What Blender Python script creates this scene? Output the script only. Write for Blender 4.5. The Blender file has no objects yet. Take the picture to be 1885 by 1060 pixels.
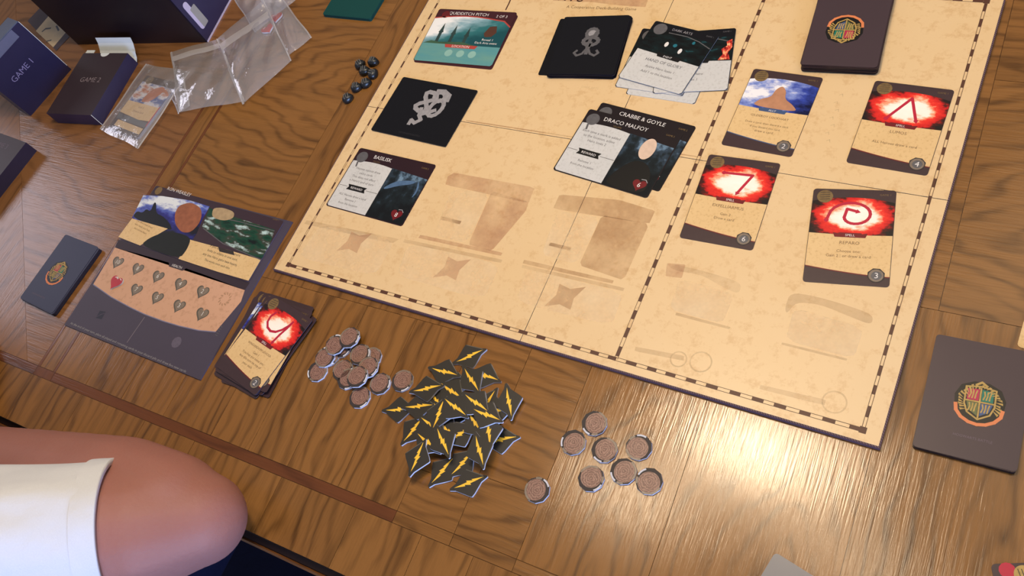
import bpy, math, random
import numpy as np
from mathutils import Matrix, Vector
random.seed(7)
D = bpy.data
C = bpy.context.scene.collection
MM = 0.001
TZ = 0.75                      # height of the table top above the floor (m)

# ------------------------------------------------------------------ camera
F, PITCH, ROLL, HC = 1559.36, math.radians(34.2454), math.radians(-34.7425), 630.65
TH = math.radians(-53.5)
CU, CV = 492.43, 22.69         # camera foot point on the table plane, in table millimetres
RC = (Matrix.Rotation(-TH, 3, 'Z') @ Matrix.Rotation(PITCH, 3, 'X') @ Matrix.Rotation(ROLL, 3, 'Z'))
cam = D.cameras.new('camera'); cam.sensor_width = 36; cam.lens = F / 1885 * 36
cam.clip_start = 0.02; cam.clip_end = 30
co = D.objects.new('camera', cam); C.objects.link(co)
co.matrix_world = Matrix.Translation((CU * MM, CV * MM, TZ + HC * MM)) @ RC.to_4x4()
bpy.context.scene.camera = co

def W(px, py, z=0.0):
    """the point of the plane z mm above the table that the camera sees at a pixel (table mm)"""
    v = RC @ Vector(((px - 942.5) / F, -(py - 530) / F, -1.0))
    t = -(HC - z) / v.z
    return (CU + v.x * t, CV + v.y * t)

# ------------------------------------------------------------------ world, lights, exposure
sc = bpy.context.scene
sc.view_settings.view_transform = 'Standard'; sc.view_settings.look = 'None'
sc.view_settings.exposure = 0.0; sc.view_settings.gamma = 1.0; sc.view_settings.use_curve_mapping = False
wd = D.worlds.new('room'); sc.world = wd; wd.use_nodes = True
bg = wd.node_tree.nodes['Background']; bg.inputs[0].default_value = (0.62, 0.60, 0.64, 1); bg.inputs[1].default_value = 0.26

def area(name, loc, target, sx, sy, power, col):
    l = D.lights.new(name, 'AREA'); l.shape = 'RECTANGLE'; l.size = sx; l.size_y = sy; l.energy = power; l.color = col
    o = D.objects.new(name, l); C.objects.link(o); o.location = loc
    o.rotation_euler = (Vector(target) - Vector(loc)).to_track_quat('-Z', 'Y').to_euler()
    return o
def bulb(name, loc, r, power, col):
    l = D.lights.new(name, 'POINT'); l.shadow_soft_size = r; l.energy = power; l.color = col
    o = D.objects.new(name, l); C.objects.link(o); o.location = loc
WARM = (1.0, 0.79, 0.53)
for i, (u, v, p) in enumerate([(189, 504, 20), (-15, 342, 8), (317, 510, 7), (447, 342, 4.0)]):
    bulb('ceiling_lamp', (u * MM, v * MM, TZ + 1.10), 0.065, p, WARM)
area('window_daylight', (2.1, -1.8, TZ + 0.45), (0.0, 0.1, TZ), 1.5, 1.1, 105, (0.42, 0.58, 1.0))
area('left_window_daylight', (-2.7, 0.55, TZ + 1.3), (-0.4, 0.3, TZ), 0.6, 0.7, 5.0, (0.86, 0.84, 1.0))
area('room_lights', (1.0, 1.2, TZ + 1.7), (0.2, 0.3, TZ), 1.2, 1.2, 8, (1.0, 0.82, 0.55))

# ------------------------------------------------------------------ materials
def lin(c):
    return tuple(((x / 255) / 12.92 if x / 255 <= 0.04045 else ((x / 255 + 0.055) / 1.055) ** 2.4) for x in c)

class NT:
    def __init__(s, name):
        s.mat = D.materials.new(name); s.mat.use_nodes = True; s.t = s.mat.node_tree; s.n = s.t.nodes
        s.b = s.n['Principled BSDF']; s.out = s.n['Material Output']
    def put(s, sock, v):
        if isinstance(v, bpy.types.NodeSocket): s.t.links.new(v, sock)
        elif isinstance(v, (tuple, list)) and sock.type == 'RGBA': sock.default_value = tuple(v)[:3] + (1,)
        else: sock.default_value = v
    def m(s, op, a, b=None, c=None):
        n = s.n.new('ShaderNodeMath'); n.operation = op; s.put(n.inputs[0], a)
        if b is not None: s.put(n.inputs[1], b)
        if c is not None: s.put(n.inputs[2], c)
        return n.outputs[0]
    def uv(s):
        n = s.n.new('ShaderNodeUVMap'); n.uv_map = 'UVMap'; return n.outputs[0]
    def obj(s): return s.n.new('ShaderNodeTexCoord').outputs['Object']
    def attr(s, name):
        n = s.n.new('ShaderNodeAttribute'); n.attribute_type = 'OBJECT'; n.attribute_name = name; return n.outputs['Fac']
    def sep(s, v):
        n = s.n.new('ShaderNodeSeparateXYZ'); s.put(n.inputs[0], v); return n.outputs
    def comb(s, x, y, z=0.0):
        n = s.n.new('ShaderNodeCombineXYZ'); s.put(n.inputs[0], x); s.put(n.inputs[1], y); s.put(n.inputs[2], z); return n.outputs[0]
    def noise(s, v, scale, detail=2.0, rough=0.5):
        n = s.n.new('ShaderNodeTexNoise'); s.put(n.inputs['Vector'], v); n.inputs['Scale'].default_value = scale
        n.inputs['Detail'].default_value = detail; n.inputs['Roughness'].default_value = rough; return n.outputs[0]
    def mix(s, f, a, b):
        n = s.n.new('ShaderNodeMix'); n.data_type = 'RGBA'
        s.put(n.inputs[0], f); s.put(n.inputs[6], a); s.put(n.inputs[7], b); return n.outputs[2]
    def ramp(s, f, stops):
        n = s.n.new('ShaderNodeValToRGB'); s.put(n.inputs[0], f); e = n.color_ramp.elements
        while len(e) < len(stops): e.new(0.5)
        for k, (p, c) in enumerate(stops): e[k].position = p; e[k].color = tuple(c) + (1,)
        return n.outputs[0]
    def bump(s, h, strength, dist):
        n = s.n.new('ShaderNodeBump'); s.put(n.inputs['Height'], h); n.inputs['Strength'].default_value = strength
        n.inputs['Distance'].default_value = dist; s.t.links.new(n.outputs[0], s.b.inputs['Normal'])
    def fin(s, col, rough=0.5, spec=0.5, metal=0.0):
        s.put(s.b.inputs['Base Color'], col); s.put(s.b.inputs['Roughness'], rough)
        s.b.inputs['Specular IOR Level'].default_value = spec; s.b.inputs['Metallic'].default_value = metal
        return s.mat

_mc = {}
def paint(name, rgb, rough=0.45, var=0.12, scale=60, spec=0.4, metal=0.0):
    """plain printed or painted colour with slight procedural mottling"""
    if name in _mc: return _mc[name]
    t = NT(name); c = lin(rgb); d = tuple(x * (1 - var) for x in c); e = tuple(min(1, x * (1 + var)) for x in c)
    _mc[name] = t.fin(t.mix(t.noise(t.obj(), scale, 3), d, e), rough, spec, metal)
    return _mc[name]

def wood(name, light, dark, cathedral=False, period=0.0145, spec=0.5, rough=0.13):
    t = NT(name); u = t.sep(t.uv()); g, a = u[0], u[1]
    warp = t.noise(t.comb(t.m('MULTIPLY', g, 5.0), t.m('MULTIPLY', a, 16.0)), 1.0, 3, 0.55)
    if cathedral:
        gg = t.m('MULTIPLY', g, 0.36)
        r = t.m('SQRT', t.m('ADD', t.m('MULTIPLY', gg, gg), t.m('MULTIPLY', a, a)))
        r = t.m('ADD', r, t.m('MULTIPLY', warp, 0.075))
    else:
        r = t.m('ADD', a, t.m('MULTIPLY', warp, 0.085))
    ph = t.m('MULTIPLY', r, 6.2832 / period)
    s1 = t.m('MULTIPLY_ADD', t.m('SINE', ph), 0.5, 0.5)
    s1 = t.m('POWER', s1, 3.2)
    brk = t.noise(t.comb(t.m('MULTIPLY', g, 9.0), t.m('MULTIPLY', a, 70.0)), 1.0, 2)
    s1 = t.m('MULTIPLY', s1, t.m('MULTIPLY_ADD', brk, 2.4, -0.55)); s1 = t.m('MINIMUM', t.m('MAXIMUM', s1, 0.0), 1.0)
    fine = t.noise(t.comb(t.m('MULTIPLY', g, 22.0), t.m('MULTIPLY', a, 520.0)), 1.0, 3, 0.6)
    pore = t.noise(t.comb(t.m('MULTIPLY', g, 90.0), t.m('MULTIPLY', a, 1500.0)), 1.0, 2, 0.5)
    pore = t.m('MINIMUM', t.m('MAXIMUM', t.m('MULTIPLY_ADD', pore, 6.0, -3.5), 0.0), 1.0)
    broad = t.noise(t.comb(t.m('MULTIPLY', g, 3.0), t.m('MULTIPLY', a, 45.0)), 1.0, 2)
    f = t.m('ADD', t.m('MULTIPLY', s1, 0.55), t.m('MULTIPLY', t.m('SUBTRACT', fine, 0.42), 0.55))
    f = t.m('ADD', f, t.m('MULTIPLY', t.m('SUBTRACT', broad, 0.45), 0.75))
    f = t.m('ADD', f, t.m('MULTIPLY', pore, 0.22))
    f = t.m('ADD', f, t.attr('tone'))
    f = t.m('MINIMUM', t.m('MAXIMUM', f, 0.0), 1.0)
    t.bump(t.m('ADD', t.m('MULTIPLY', fine, 0.6), t.m('MULTIPLY', warp, 0.9)), 0.34, 0.0008)
    return t.fin(t.mix(f, light, dark), t.m('MULTIPLY_ADD', fine, 0.12, rough), spec)

WL, WD_ = (0.262, 0.122, 0.034), (0.056, 0.024, 0.006)
M_WOOD = wood('oiled_wood', WL, WD_)
M_CATH = wood('cathedral_wood', WL, WD_, True, 0.0125)
M_CATH2 = wood('greyed_wood', (0.25, 0.115, 0.042), (0.075, 0.033, 0.012), True, 0.016)
M_INLAY = wood('inlay_wood', (0.15, 0.052, 0.018), (0.055, 0.019, 0.008), False, 0.02)
M_EDGE = wood('edge_wood', (0.17, 0.07, 0.025), (0.05, 0.02, 0.008))
M_DARKEDGE = paint('shaded_espresso_edge', (30, 17, 12), 0.4)  # dark finish of the recessed ledge, with its shade put into the colour

def parchment(name, a, b, rough=0.42, stain=(190, 145, 90), sc_=9):
    t = NT(name); o = t.obj()
    n1 = t.noise(o, sc_, 4, 0.6); n2 = t.noise(o, sc_ * 12, 4, 0.7)
    c = t.mix(n1, lin(a), lin(b))
    k = t.m('MINIMUM', t.m('MAXIMUM', t.m('MULTIPLY_ADD', n2, 3.0, -1.55), 0.0), 0.45)
    return t.fin(t.mix(k, c, lin(stain)), rough, 0.4)
M_BOARD = parchment('board_parchment', (221, 190, 143), (227, 202, 163), 0.38, (198, 158, 108))
M_PARCH = parchment('card_parchment', (230, 202, 154), (216, 182, 130), 0.35, (190, 150, 100), 30)
M_PARCHW = parchment('card_parchment_grey', (214, 216, 220), (194, 198, 204), 0.35, (168, 170, 172), 30)
M_PINK = parchment('mat_parchment', (214, 170, 148), (200, 158, 128), 0.4, (170, 130, 100), 14)

def stencil(name, rgb, alpha):
    t = NT(name); o = t.obj(); n = t.noise(o, 26, 4, 0.65)
    al = t.m('MINIMUM', t.m('MAXIMUM', t.m('MULTIPLY', t.m('MULTIPLY_ADD', n, 2.2, -0.45), alpha), 0.0), 1.0)
    t.put(t.b.inputs['Alpha'], al)
    return t.fin(lin(rgb), 0.45, 0.2)
M_ST = stencil('faded_brown_print', (178, 136, 98), 0.42)
M_ST2 = stencil('faded_rose_print', (190, 140, 112), 0.42)
M_STG = stencil('faded_grey_print', (166, 138, 108), 0.24)
M_RAIL = paint('dark_brown_ink', (84, 52, 40), 0.5)
M_CARD = paint('dark_card_stock', (62, 45, 50), 0.40, 0.1, 200)
M_CARDB = paint('black_card_stock', (15, 15, 21), 0.32, 0.15, 200)
M_CARDW = paint('grey_white_card_stock', (186, 190, 198), 0.4, 0.05)
M_SIDE = paint('card_edges', (92, 88, 112), 0.6, 0.15, 400)
M_SIDEB = paint('black_card_edges', (24, 24, 40), 0.6, 0.15, 400)
M_NAVY = paint('navy_box_card', (40, 38, 74), 0.42, 0.12, 40)
M_MAT = paint('slate_mat_print', (70, 64, 84), 0.45, 0.08, 30)
M_MATD = paint('dark_mat_print', (52, 40, 50), 0.45, 0.08, 30)
M_BACK = paint('card_back_print', (66, 52, 60), 0.42, 0.06, 30)
M_BACKN = paint('navy_card_back_print', (50, 54, 84), 0.42, 0.06, 30)
M_TEAL = paint('teal_card_back', (12, 70, 70), 0.5, 0.08, 30)
M_INK = paint('grey_brown_ink', (120, 92, 66), 0.6)
M_INKD = paint('dark_ink', (52, 46, 48), 0.6)
M_INKS = paint('slate_ink', (84, 86, 96), 0.6)
M_WHITE = paint('white_ink', (222, 222, 226), 0.5, 0.03)
M_SILVER = paint('silver_ink', (150, 150, 158), 0.45, 0.3, 300)
M_SILVERD = paint('dull_silver_ink', (92, 92, 98), 0.45, 0.3, 300)
M_GOLD = paint('gold_ink', (176, 148, 84), 0.45, 0.35, 500)
M_GOLDD = paint('dull_gold_ink', (120, 98, 62), 0.45, 0.35, 500)
M_ORANGE = paint('orange_ribbon_ink', (216, 130, 84), 0.45, 0.15)
M_CR = paint('crimson_ink', (184, 30, 62), 0.4)
M_CRD = paint('dark_red_ink', (110, 22, 30), 0.4)
M_TEALI = paint('teal_ink', (26, 116, 100), 0.45)
M_BLUEI = paint('blue_ink', (60, 84, 130), 0.45)
M_ROSE = paint('rose_ink', (176, 40, 80), 0.45)
M_OLIVE = paint('olive_ink', (96, 104, 66), 0.45)
M_BLACK = paint('black_ink', (16, 15, 16), 0.4)
M_YEL = paint('yellow_bolt_ink', (246, 200, 62), 0.45, 0.08)
M_TOK = paint('charcoal_token_face', (44, 42, 40), 0.45, 0.15)
M_TOKS = paint('pale_board_edge', (206, 210, 226), 0.7, 0.1, 400)
M_HEART = paint('grey_heart_ink', (86, 82, 74), 0.4, 0.35, 250)
M_RED = paint('glossy_red_heart', (176, 18, 30), 0.3, 0.2)
M_PEWTER = paint('dark_pewter', (62, 66, 70), 0.32, 0.3, 300, 0.5, 0.75)
M_NICKEL = paint('grey_badge_metal_print', (128, 116, 104), 0.35, 0.4, 300)
M_WCARD = paint('white_box_board', (224, 234, 238), 0.6, 0.03)
M_BLKBOX = paint('black_game_box', (30, 20, 25), 0.45, 0.2, 12)
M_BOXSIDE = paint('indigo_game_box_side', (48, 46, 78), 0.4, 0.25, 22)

def burst():
    t = NT('red_spell_burst_print'); u = t.sep(t.uv())
    x = t.m('MULTIPLY', t.m('SUBTRACT', u[0], 0.52), 1.05); y = t.m('MULTIPLY', t.m('SUBTRACT', u[1], 0.5), 1.0)
    r = t.m('SQRT', t.m('ADD', t.m('MULTIPLY', x, x), t.m('MULTIPLY', y, y)))
    n = t.noise(t.uv(), 3.6, 5, 0.62)
    r = t.m('ADD', r, t.m('MULTIPLY', t.m('SUBTRACT', n, 0.5), 0.66))
    c = t.ramp(r, [(0.0, (1, 1, .98)), (0.24, (1, .93, .85)), (0.32, (1, .42, .25)), (0.38, (.85, .04, .025)), (0.49, (.62, .015, .015)), (0.55, (.08, .01, .008)), (0.62, (.012, .008, .008))])
    return t.fin(c, 0.3, 0.45)
M_BURST = burst()

def clouds(name, stops, scale=4.0, ofs=0.0, grad=(0.0, 0.0), detail=4):
    """art print: noise colour field over the picture panel with an optional linear drift"""
    t = NT(name); u = t.sep(t.uv())
    n = t.noise(t.comb(u[0], u[1], ofs), scale, detail, 0.6)
    f = t.m('ADD', n, t.m('ADD', t.m('MULTIPLY', t.m('SUBTRACT', u[0], 0.5), grad[0]), t.m('MULTIPLY', t.m('SUBTRACT', u[1], 0.5), grad[1])))
    return t.fin(t.ramp(f, stops), 0.3, 0.45)
L = lin
M_NIGHT = clouds('blue_night_sky_print', [(0.3, L((16, 14, 30))), (0.48, L((40, 40, 140))), (0.6, L((90, 110, 200))), (0.72, L((225, 235, 250)))], 3.0, 1.0, (-0.25, 0.35))
M_ALLY = clouds('blue_glow_print', [(0.25, L((10, 14, 60))), (0.42, L((50, 70, 170))), (0.55, L((130, 150, 220))), (0.66, L((240, 242, 255)))], 2.4, 5.0, (-0.35, 0.2))
M_DARKART = clouds('dark_teal_art_print', [(0.35, L((14, 18, 22))), (0.55, L((24, 34, 40))), (0.68, L((50, 66, 84))), (0.8, L((110, 140, 170)))], 4.0, 3.0, (0.0, 0.35))
M_BLACKART = clouds('black_green_art_print', [(0.4, L((8, 10, 10))), (0.62, L((14, 30, 32))), (0.8, L((40, 110, 125)))], 5.0, 9.0)
M_GREENART = clouds('green_train_art_print', [(0.3, L((8, 20, 16))), (0.46, L((20, 70, 52))), (0.56, L((60, 60, 50))), (0.66, L((180, 210, 215)))], 4.5, 2.0)
M_SKY = clouds('teal_sky_print', [(0.2, L((24, 78, 88))), (0.45, L((50, 116, 124))), (0.62, L((140, 178, 196))), (0.78, L((240, 244, 252)))], 1.5, 4.0, (-0.7, 0.55))
M_WATER = clouds('teal_panel_print', [(0.3, L((84, 150, 164))), (0.7, L((110, 160, 154)))], 2.0, 1.0)
M_PACK = clouds('wrapped_card_art_print', [(0.3, L((20, 34, 92))), (0.45, L((60, 90, 170))), (0.55, L((226, 228, 240))), (0.66, L((190, 120, 86)))], 2.0, 7.0)
M_FIRE = clouds('flame_print', [(0.35, L((60, 10, 10))), (0.5, L((220, 60, 50))), (0.65, L((250, 190, 140)))], 5.0, 2.5)

def coin_mat():
    t = NT('copper_coin_print'); s = t.sep(t.obj())
    r = t.m('SQRT', t.m('ADD', t.m('MULTIPLY', s[0], s[0]), t.m('MULTIPLY', s[1], s[1])))
    n = t.noise(t.obj(), 420, 3)
    ph = t.m('ADD', t.m('MULTIPLY', r, 3300.0), t.m('MULTIPLY', n, 15.0))
    f = t.m('MULTIPLY_ADD', t.m('SINE', ph), 0.5, 0.5)
    c = t.mix(f, lin((110, 80, 72)), lin((152, 118, 106)))
    t.bump(f, 0.3, 0.0002)
    return t.fin(c, 0.4, 0.45)
M_COIN = coin_mat()
def cloth_edge():
    t = NT('woven_purple_binding'); s = t.sep(t.obj())
    w = t.m('SINE', t.m('MULTIPLY', t.m('ADD', t.m('ADD', s[0], s[1]), s[2]), 3200.0))
    c = t.mix(t.m('MULTIPLY_ADD', w, 0.5, 0.5), lin((48, 28, 36)), lin((112, 90, 104)))
    return t.fin(c, 0.6, 0.3)
M_BIND = cloth_edge()
def film(name, haze, tint=(0.95, 0.95, 0.97)):
    t = NT(name); n = t.n
    tr = n.new('ShaderNodeBsdfTransparent'); tr.inputs[0].default_value = tint + (1,)
    gl = n.new('ShaderNodeBsdfGlossy'); gl.inputs['Roughness'].default_value = 0.12
    df = n.new('ShaderNodeBsdfDiffuse'); df.inputs[0].default_value = (0.82, 0.80, 0.82, 1)
    bp = n.new('ShaderNodeBump'); bp.inputs['Strength'].default_value = 0.45; bp.inputs['Distance'].default_value = 0.003
    t.put(bp.inputs['Height'], t.noise(t.obj(), 60, 4)); t.t.links.new(bp.outputs[0], gl.inputs['Normal'])
    m1 = n.new('ShaderNodeMixShader'); t.put(m1.inputs[0], haze); t.t.links.new(tr.outputs[0], m1.inputs[1]); t.t.links.new(df.outputs[0], m1.inputs[2])
    fr = n.new('ShaderNodeFresnel'); fr.inputs[0].default_value = 1.45; t.t.links.new(bp.outputs[0], fr.inputs['Normal'])
    m2 = n.new('ShaderNodeMixShader'); t.put(m2.inputs[0], t.m('MULTIPLY', fr.outputs[0], 0.24)); t.t.links.new(m1.outputs[0], m2.inputs[1]); t.t.links.new(gl.outputs[0], m2.inputs[2])
    t.t.links.new(m2.outputs[0], t.out.inputs[0]); return t.mat
M_FILM = film('clear_plastic_film', 0.16)
M_ZIP = film('milky_zip_strip', 0.4)
def skin():
    t = NT('sunned_skin'); o = t.obj(); n = t.noise(o, 16, 3); f = t.noise(o, 260, 3, 0.7)
    c = t.mix(n, (0.31, 0.135, 0.115), (0.375, 0.18, 0.155)); c = t.mix(t.m('MULTIPLY', f, 0.35), c, (0.29, 0.105, 0.09))
    t.bump(f, 0.35, 0.0008); t.b.inputs['Subsurface Weight'].default_value = 0.12; t.b.inputs['Subsurface Radius'].default_value = (0.012, 0.004, 0.002)
    return t.fin(c, 0.56, 0.3)
M_SKIN = skin()
def cloth(name, rgb, scale=900):
    t = NT(name); o = t.obj(); f = t.noise(o, scale, 2); g = t.noise(o, 22, 3)
    t.bump(t.m('ADD', t.m('MULTIPLY', f, 0.06), g), 0.5, 0.006)
    c = lin(rgb); return t.fin(t.mix(f, tuple(x * 0.92 for x in c), c), 0.85, 0.15)
M_SHIRT = cloth('white_cotton', (214, 219, 232)); M_NAVYC = cloth('navy_cotton', (16, 18, 44)); M_FLOOR = cloth('dark_carpet', (16, 16, 34), 300)
M_HAIR = paint('brown_hair', (58, 40, 28), 0.6, 0.4, 200)

# ------------------------------------------------------------------ mesh helpers (millimetres in, metres out)
def mesh(name, verts, faces, mat=None, parent=None, uv=None, smooth=False, mats=None, mi=None):
    me = D.meshes.new(name); me.from_pydata([(x * MM, y * MM, z * MM) for x, y, z in verts], [], faces)
    for m_ in (mats or [mat]): me.materials.append(m_)
    if mi: me.polygons.foreach_set('material_index', mi)
    if uv:
        l = me.uv_layers.new(name='UVMap')
        for lp in me.loops: l.data[lp.index].uv = uv(*verts[lp.vertex_index])
    if smooth: me.polygons.foreach_set('use_smooth', [True] * len(me.polygons))
    o = D.objects.new(name, me); C.objects.link(o)
    if parent is not None: o.parent = parent
    return o
def tag(o, label, cat=None, group=None, kind=None):
    if label: o['label'] = label
    if cat: o['category'] = cat
    if group: o['group'] = group
    if kind: o['kind'] = kind
    return o
def place(o, u, v, z=0.0, ang=0.0, tilt=(0.0, 0.0)):
    o.location = (u * MM, v * MM, TZ + z * MM); o.rotation_euler = (tilt[0], tilt[1], ang); return o
def empty(name, u, v, z=0.0, ang=0.0):
    o = D.objects.new(name, None); C.objects.link(o); o.empty_display_size = 0.01; return place(o, u, v, z, ang)
def prism_data(pts, z0, z1):
    n = len(pts); vs = [(x, y, z0) for x, y in pts] + [(x, y, z1) for x, y in pts]
    fs = [tuple(reversed(range(n))), tuple(range(n, 2 * n))] + [(i, (i + 1) % n, n + (i + 1) % n, n + i) for i in range(n)]
    return vs, fs
def ccw(p):
    a = sum(p[i][0] * p[(i + 1) % len(p)][1] - p[(i + 1) % len(p)][0] * p[i][1] for i in range(len(p)))
    return list(p) if a > 0 else list(reversed(p))
def prism(name, pts, z0, z1, mat, parent=None, side=None, uv=None):
    vs, fs = prism_data(ccw(pts), z0, z1)
    return mesh(name, vs, fs, mat, parent, uv, mats=[mat, side] if side else None, mi=([0, 0] + [1] * len(pts)) if side else None)
def box(name, x0, x1, y0, y1, z0, z1, mat, parent=None, side=None):
    return prism(name, [(x0, y0), (x1, y0), (x1, y1), (x0, y1)], z0, z1, mat, parent, side)
def rr(w, h, r=2.5, n=4, cx=0, cy=0):
    p = []
    for sx, sy, a0 in ((1, 1, 0), (-1, 1, 90), (-1, -1, 180), (1, -1, 270)):
        for k in range(n + 1):
            a = math.radians(a0 + 90 * k / n); p.append((cx + sx * (w / 2 - r) + r * math.cos(a), cy + sy * (h / 2 - r) + r * math.sin(a)))
    return p
def circ(cx, cy, r, n=24, ry=None):
    return [(cx + r * math.cos(6.28319 * k / n), cy + (ry or r) * math.sin(6.28319 * k / n)) for k in range(n)]
def stroke(pts, w, taper=False):
    """list of quads for a polyline of width w"""
    out = []
    for i in range(len(pts) - 1):
        (x0, y0), (x1, y1) = pts[i], pts[i + 1]; d = math.hypot(x1 - x0, y1 - y0) or 1; nx, ny = -(y1 - y0) / d * w / 2, (x1 - x0) / d * w / 2
        ex, ey = (x1 - x0) / d * w * .3, (y1 - y0) / d * w * .3
        out.append([(x0 - ex + nx, y0 - ey + ny), (x0 - ex - nx, y0 - ey - ny), (x1 + ex - nx, y1 + ey - ny), (x1 + ex + nx, y1 + ey + ny)])
    return out
def rounded(p, it=2, k=.22):
    for _ in range(it):
        p = [q for i in range(len(p)) for a, b in [(p[i], p[(i + 1) % len(p)])] for q in ((a[0] * (1 - k) + b[0] * k, a[1] * (1 - k) + b[1] * k), (a[0] * k + b[0] * (1 - k), a[1] * k + b[1] * (1 - k)))]
    return p
def flat(name, polys, z, mat, parent, uv=None, label=None):
    """printed shapes: flat polygons a hair above the surface, local mm"""
    if name in ('picture_patch', 'faded_slot_print', 'castle_print', 'scroll_badge'): polys = [rounded(p, 1, .06) if name == 'faded_slot_print' and len(p) < 6 else rounded(p) for p in polys]
    vs, fs = [], []
    for k_, p in enumerate(polys):
        p = ccw(p); b = len(vs); vs += [(x, y, z + .0035 * (k_ % 12)) for x, y in p]; fs.append(tuple(range(b, b + len(p))))
    o = mesh(name, vs, fs, mat, parent, uv)
    if label: o['label'] = label
    return o
def boxuv(pts):
    xs = [p[0] for p in pts]; ys = [p[1] for p in pts]; a, b, c, d = min(xs), max(xs), min(ys), max(ys)
    return lambda x, y, z: ((x - a) / (b - a), (y - c) / (d - c))
_fc = {}
def glyphs(s):
    if s not in _fc:
        cu = D.curves.new('lettering', 'FONT'); cu.body = s; cu.size = 1.0; cu.resolution_u = 2
        o = D.objects.new('lettering', cu); me = D.meshes.new_from_object(o)
        vs = [tuple(v.co) for v in me.vertices]; fs = [tuple(p.vertices) for p in me.polygons]
        D.objects.remove(o); D.curves.remove(cu); D.meshes.remove(me)
        w = max([v[0] for v in vs] or [0]); _fc[s] = (vs, fs, w)
    return _fc[s]
def text(name, lines, z, mat, parent, label=None):
    """lines: (string, centre x, baseline y, size mm, rotation deg)"""
    V, Fc = [], []
    for ln in lines:
        s, cx, y, size = ln[:4]; rot = math.radians(ln[4]) if len(ln) > 4 else 0
        sx = ln[5] if len(ln) > 5 else 1.0
        vs, fs, w = glyphs(s); b = len(V); c_, s_ = math.cos(rot), math.sin(rot)
        for q in vs:
            x0, y0 = (q[0] - w / 2) * size * sx, q[1] * size
            V.append((cx + x0 * c_ - y0 * s_, y + x0 * s_ + y0 * c_, z))
        Fc += [tuple(i + b for i in f) for f in fs]
    o = mesh(name, V, Fc, mat, parent)
    if label: o['label'] = label
    return o
def heart(cx, cy, s, rot=0.0, n=28):
    p = []
    for k in range(n):
        a = 6.28319 * k / n; x = 16 * math.sin(a) ** 3 / 17 * s; y = (13 * math.cos(a) - 5 * math.cos(2 * a) - 2 * math.cos(3 * a) - math.cos(4 * a)) / 17 * s
        p.append((cx + x * math.cos(rot) - y * math.sin(rot), cy + x * math.sin(rot) + y * math.cos(rot)))
    return p
def pose(px4, z):
    """centre and angle of a rectangle from its four corners TL TR BR BL in pixels at height z"""
    q = [W(a, b, z) for a, b in px4]; u = sum(a[0] for a in q) / 4; v = sum(a[1] for a in q) / 4
    dx = (q[1][0] - q[0][0]) + (q[2][0] - q[3][0]); dy = (q[1][1] - q[0][1]) + (q[2][1] - q[3][1])
    ex = (q[0][0] - q[3][0]) + (q[1][0] - q[2][0]); ey = (q[0][1] - q[3][1]) + (q[1][1] - q[2][1])
    a1 = math.atan2(dy, dx); a2 = math.atan2(ey, ex) - math.pi / 2
    a2 = (a2 - a1 + math.pi) % (2 * math.pi) - math.pi
    return u, v, a1 + a2 / 2
def local(o, px, py, z):
    """pixel -> local mm of a thing lying flat, at height z above the table"""
    u, v = W(px, py, z); a = -o.rotation_euler[2]; du, dv = u - o.location[0] / MM, v - o.location[1] / MM
    return (du * math.cos(a) - dv * math.sin(a), du * math.sin(a) + dv * math.cos(a))
def copy_tree(o, parent=None):
    c = o.copy(); C.objects.link(c)
    if parent is not None: c.parent = parent
    for ch in [x for x in D.objects if x.parent == o]: copy_tree(ch, c)
    return c

# ================================================================== SETTING
FL = -TZ / MM
fl = box('floor', -2500, 2500, -2500, 2500, -20, 0, M_FLOOR); fl.location = (0, 0, 0); tag(fl, 'dark floor under the table', kind='structure')

# ------------------------------------------------------------------ the table
table = box('dining_table', -998, 898, 2, 1098, -24, -2.5, M_EDGE); place(table, 0, 0)
tag(table, 'warm brown wooden dining table with inlaid veneer top under the game', 'table')
rnd = random.Random(3)
def panel(poly, grain, mat=M_WOOD, tone=None, center=None, z0=-2.5, name='veneer_panel', gap=0.18, z1=0.0):
    poly = ccw(poly)
    cx = sum(p[0] for p in poly) / len(poly); cy = sum(p[1] for p in poly) / len(poly)
    # small inset for the joint
    q = []
    n = len(poly)
    for i in range(n):
        a, b, c = poly[i - 1], poly[i], poly[(i + 1) % n]
        d1 = Vector((b[0] - a[0], b[1] - a[1])).normalized(); d2 = Vector((c[0] - b[0], c[1] - b[1])).normalized()
        n1 = Vector((-d1.y, d1.x)); n2 = Vector((-d2.y, d2.x)); m_ = (n1 + n2); m_ = m_ / max(0.2, m_.dot(n1))
        q.append((b[0] + m_.x * gap, b[1] + m_.y * gap))
    if center: ox, oy = -center[0] * MM, -center[1] * MM; 
    else: ox, oy = rnd.uniform(-5, 5), rnd.uniform(-5, 5)
    if grain == 'u': f = lambda x, y, z: (x * MM + ox, y * MM + oy)
    elif grain == 'v': f = (lambda x, y, z: (y * MM + oy, x * MM + ox)) 
    o = prism(name, q, z0, z1, mat, table, uv=f)
    o['tone'] = tone if tone is not None else rnd.uniform(-0.08, 0.1); return o
def R4(a, b, c, d): return [(a, c), (b, c), (b, d), (a, d)]
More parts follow.
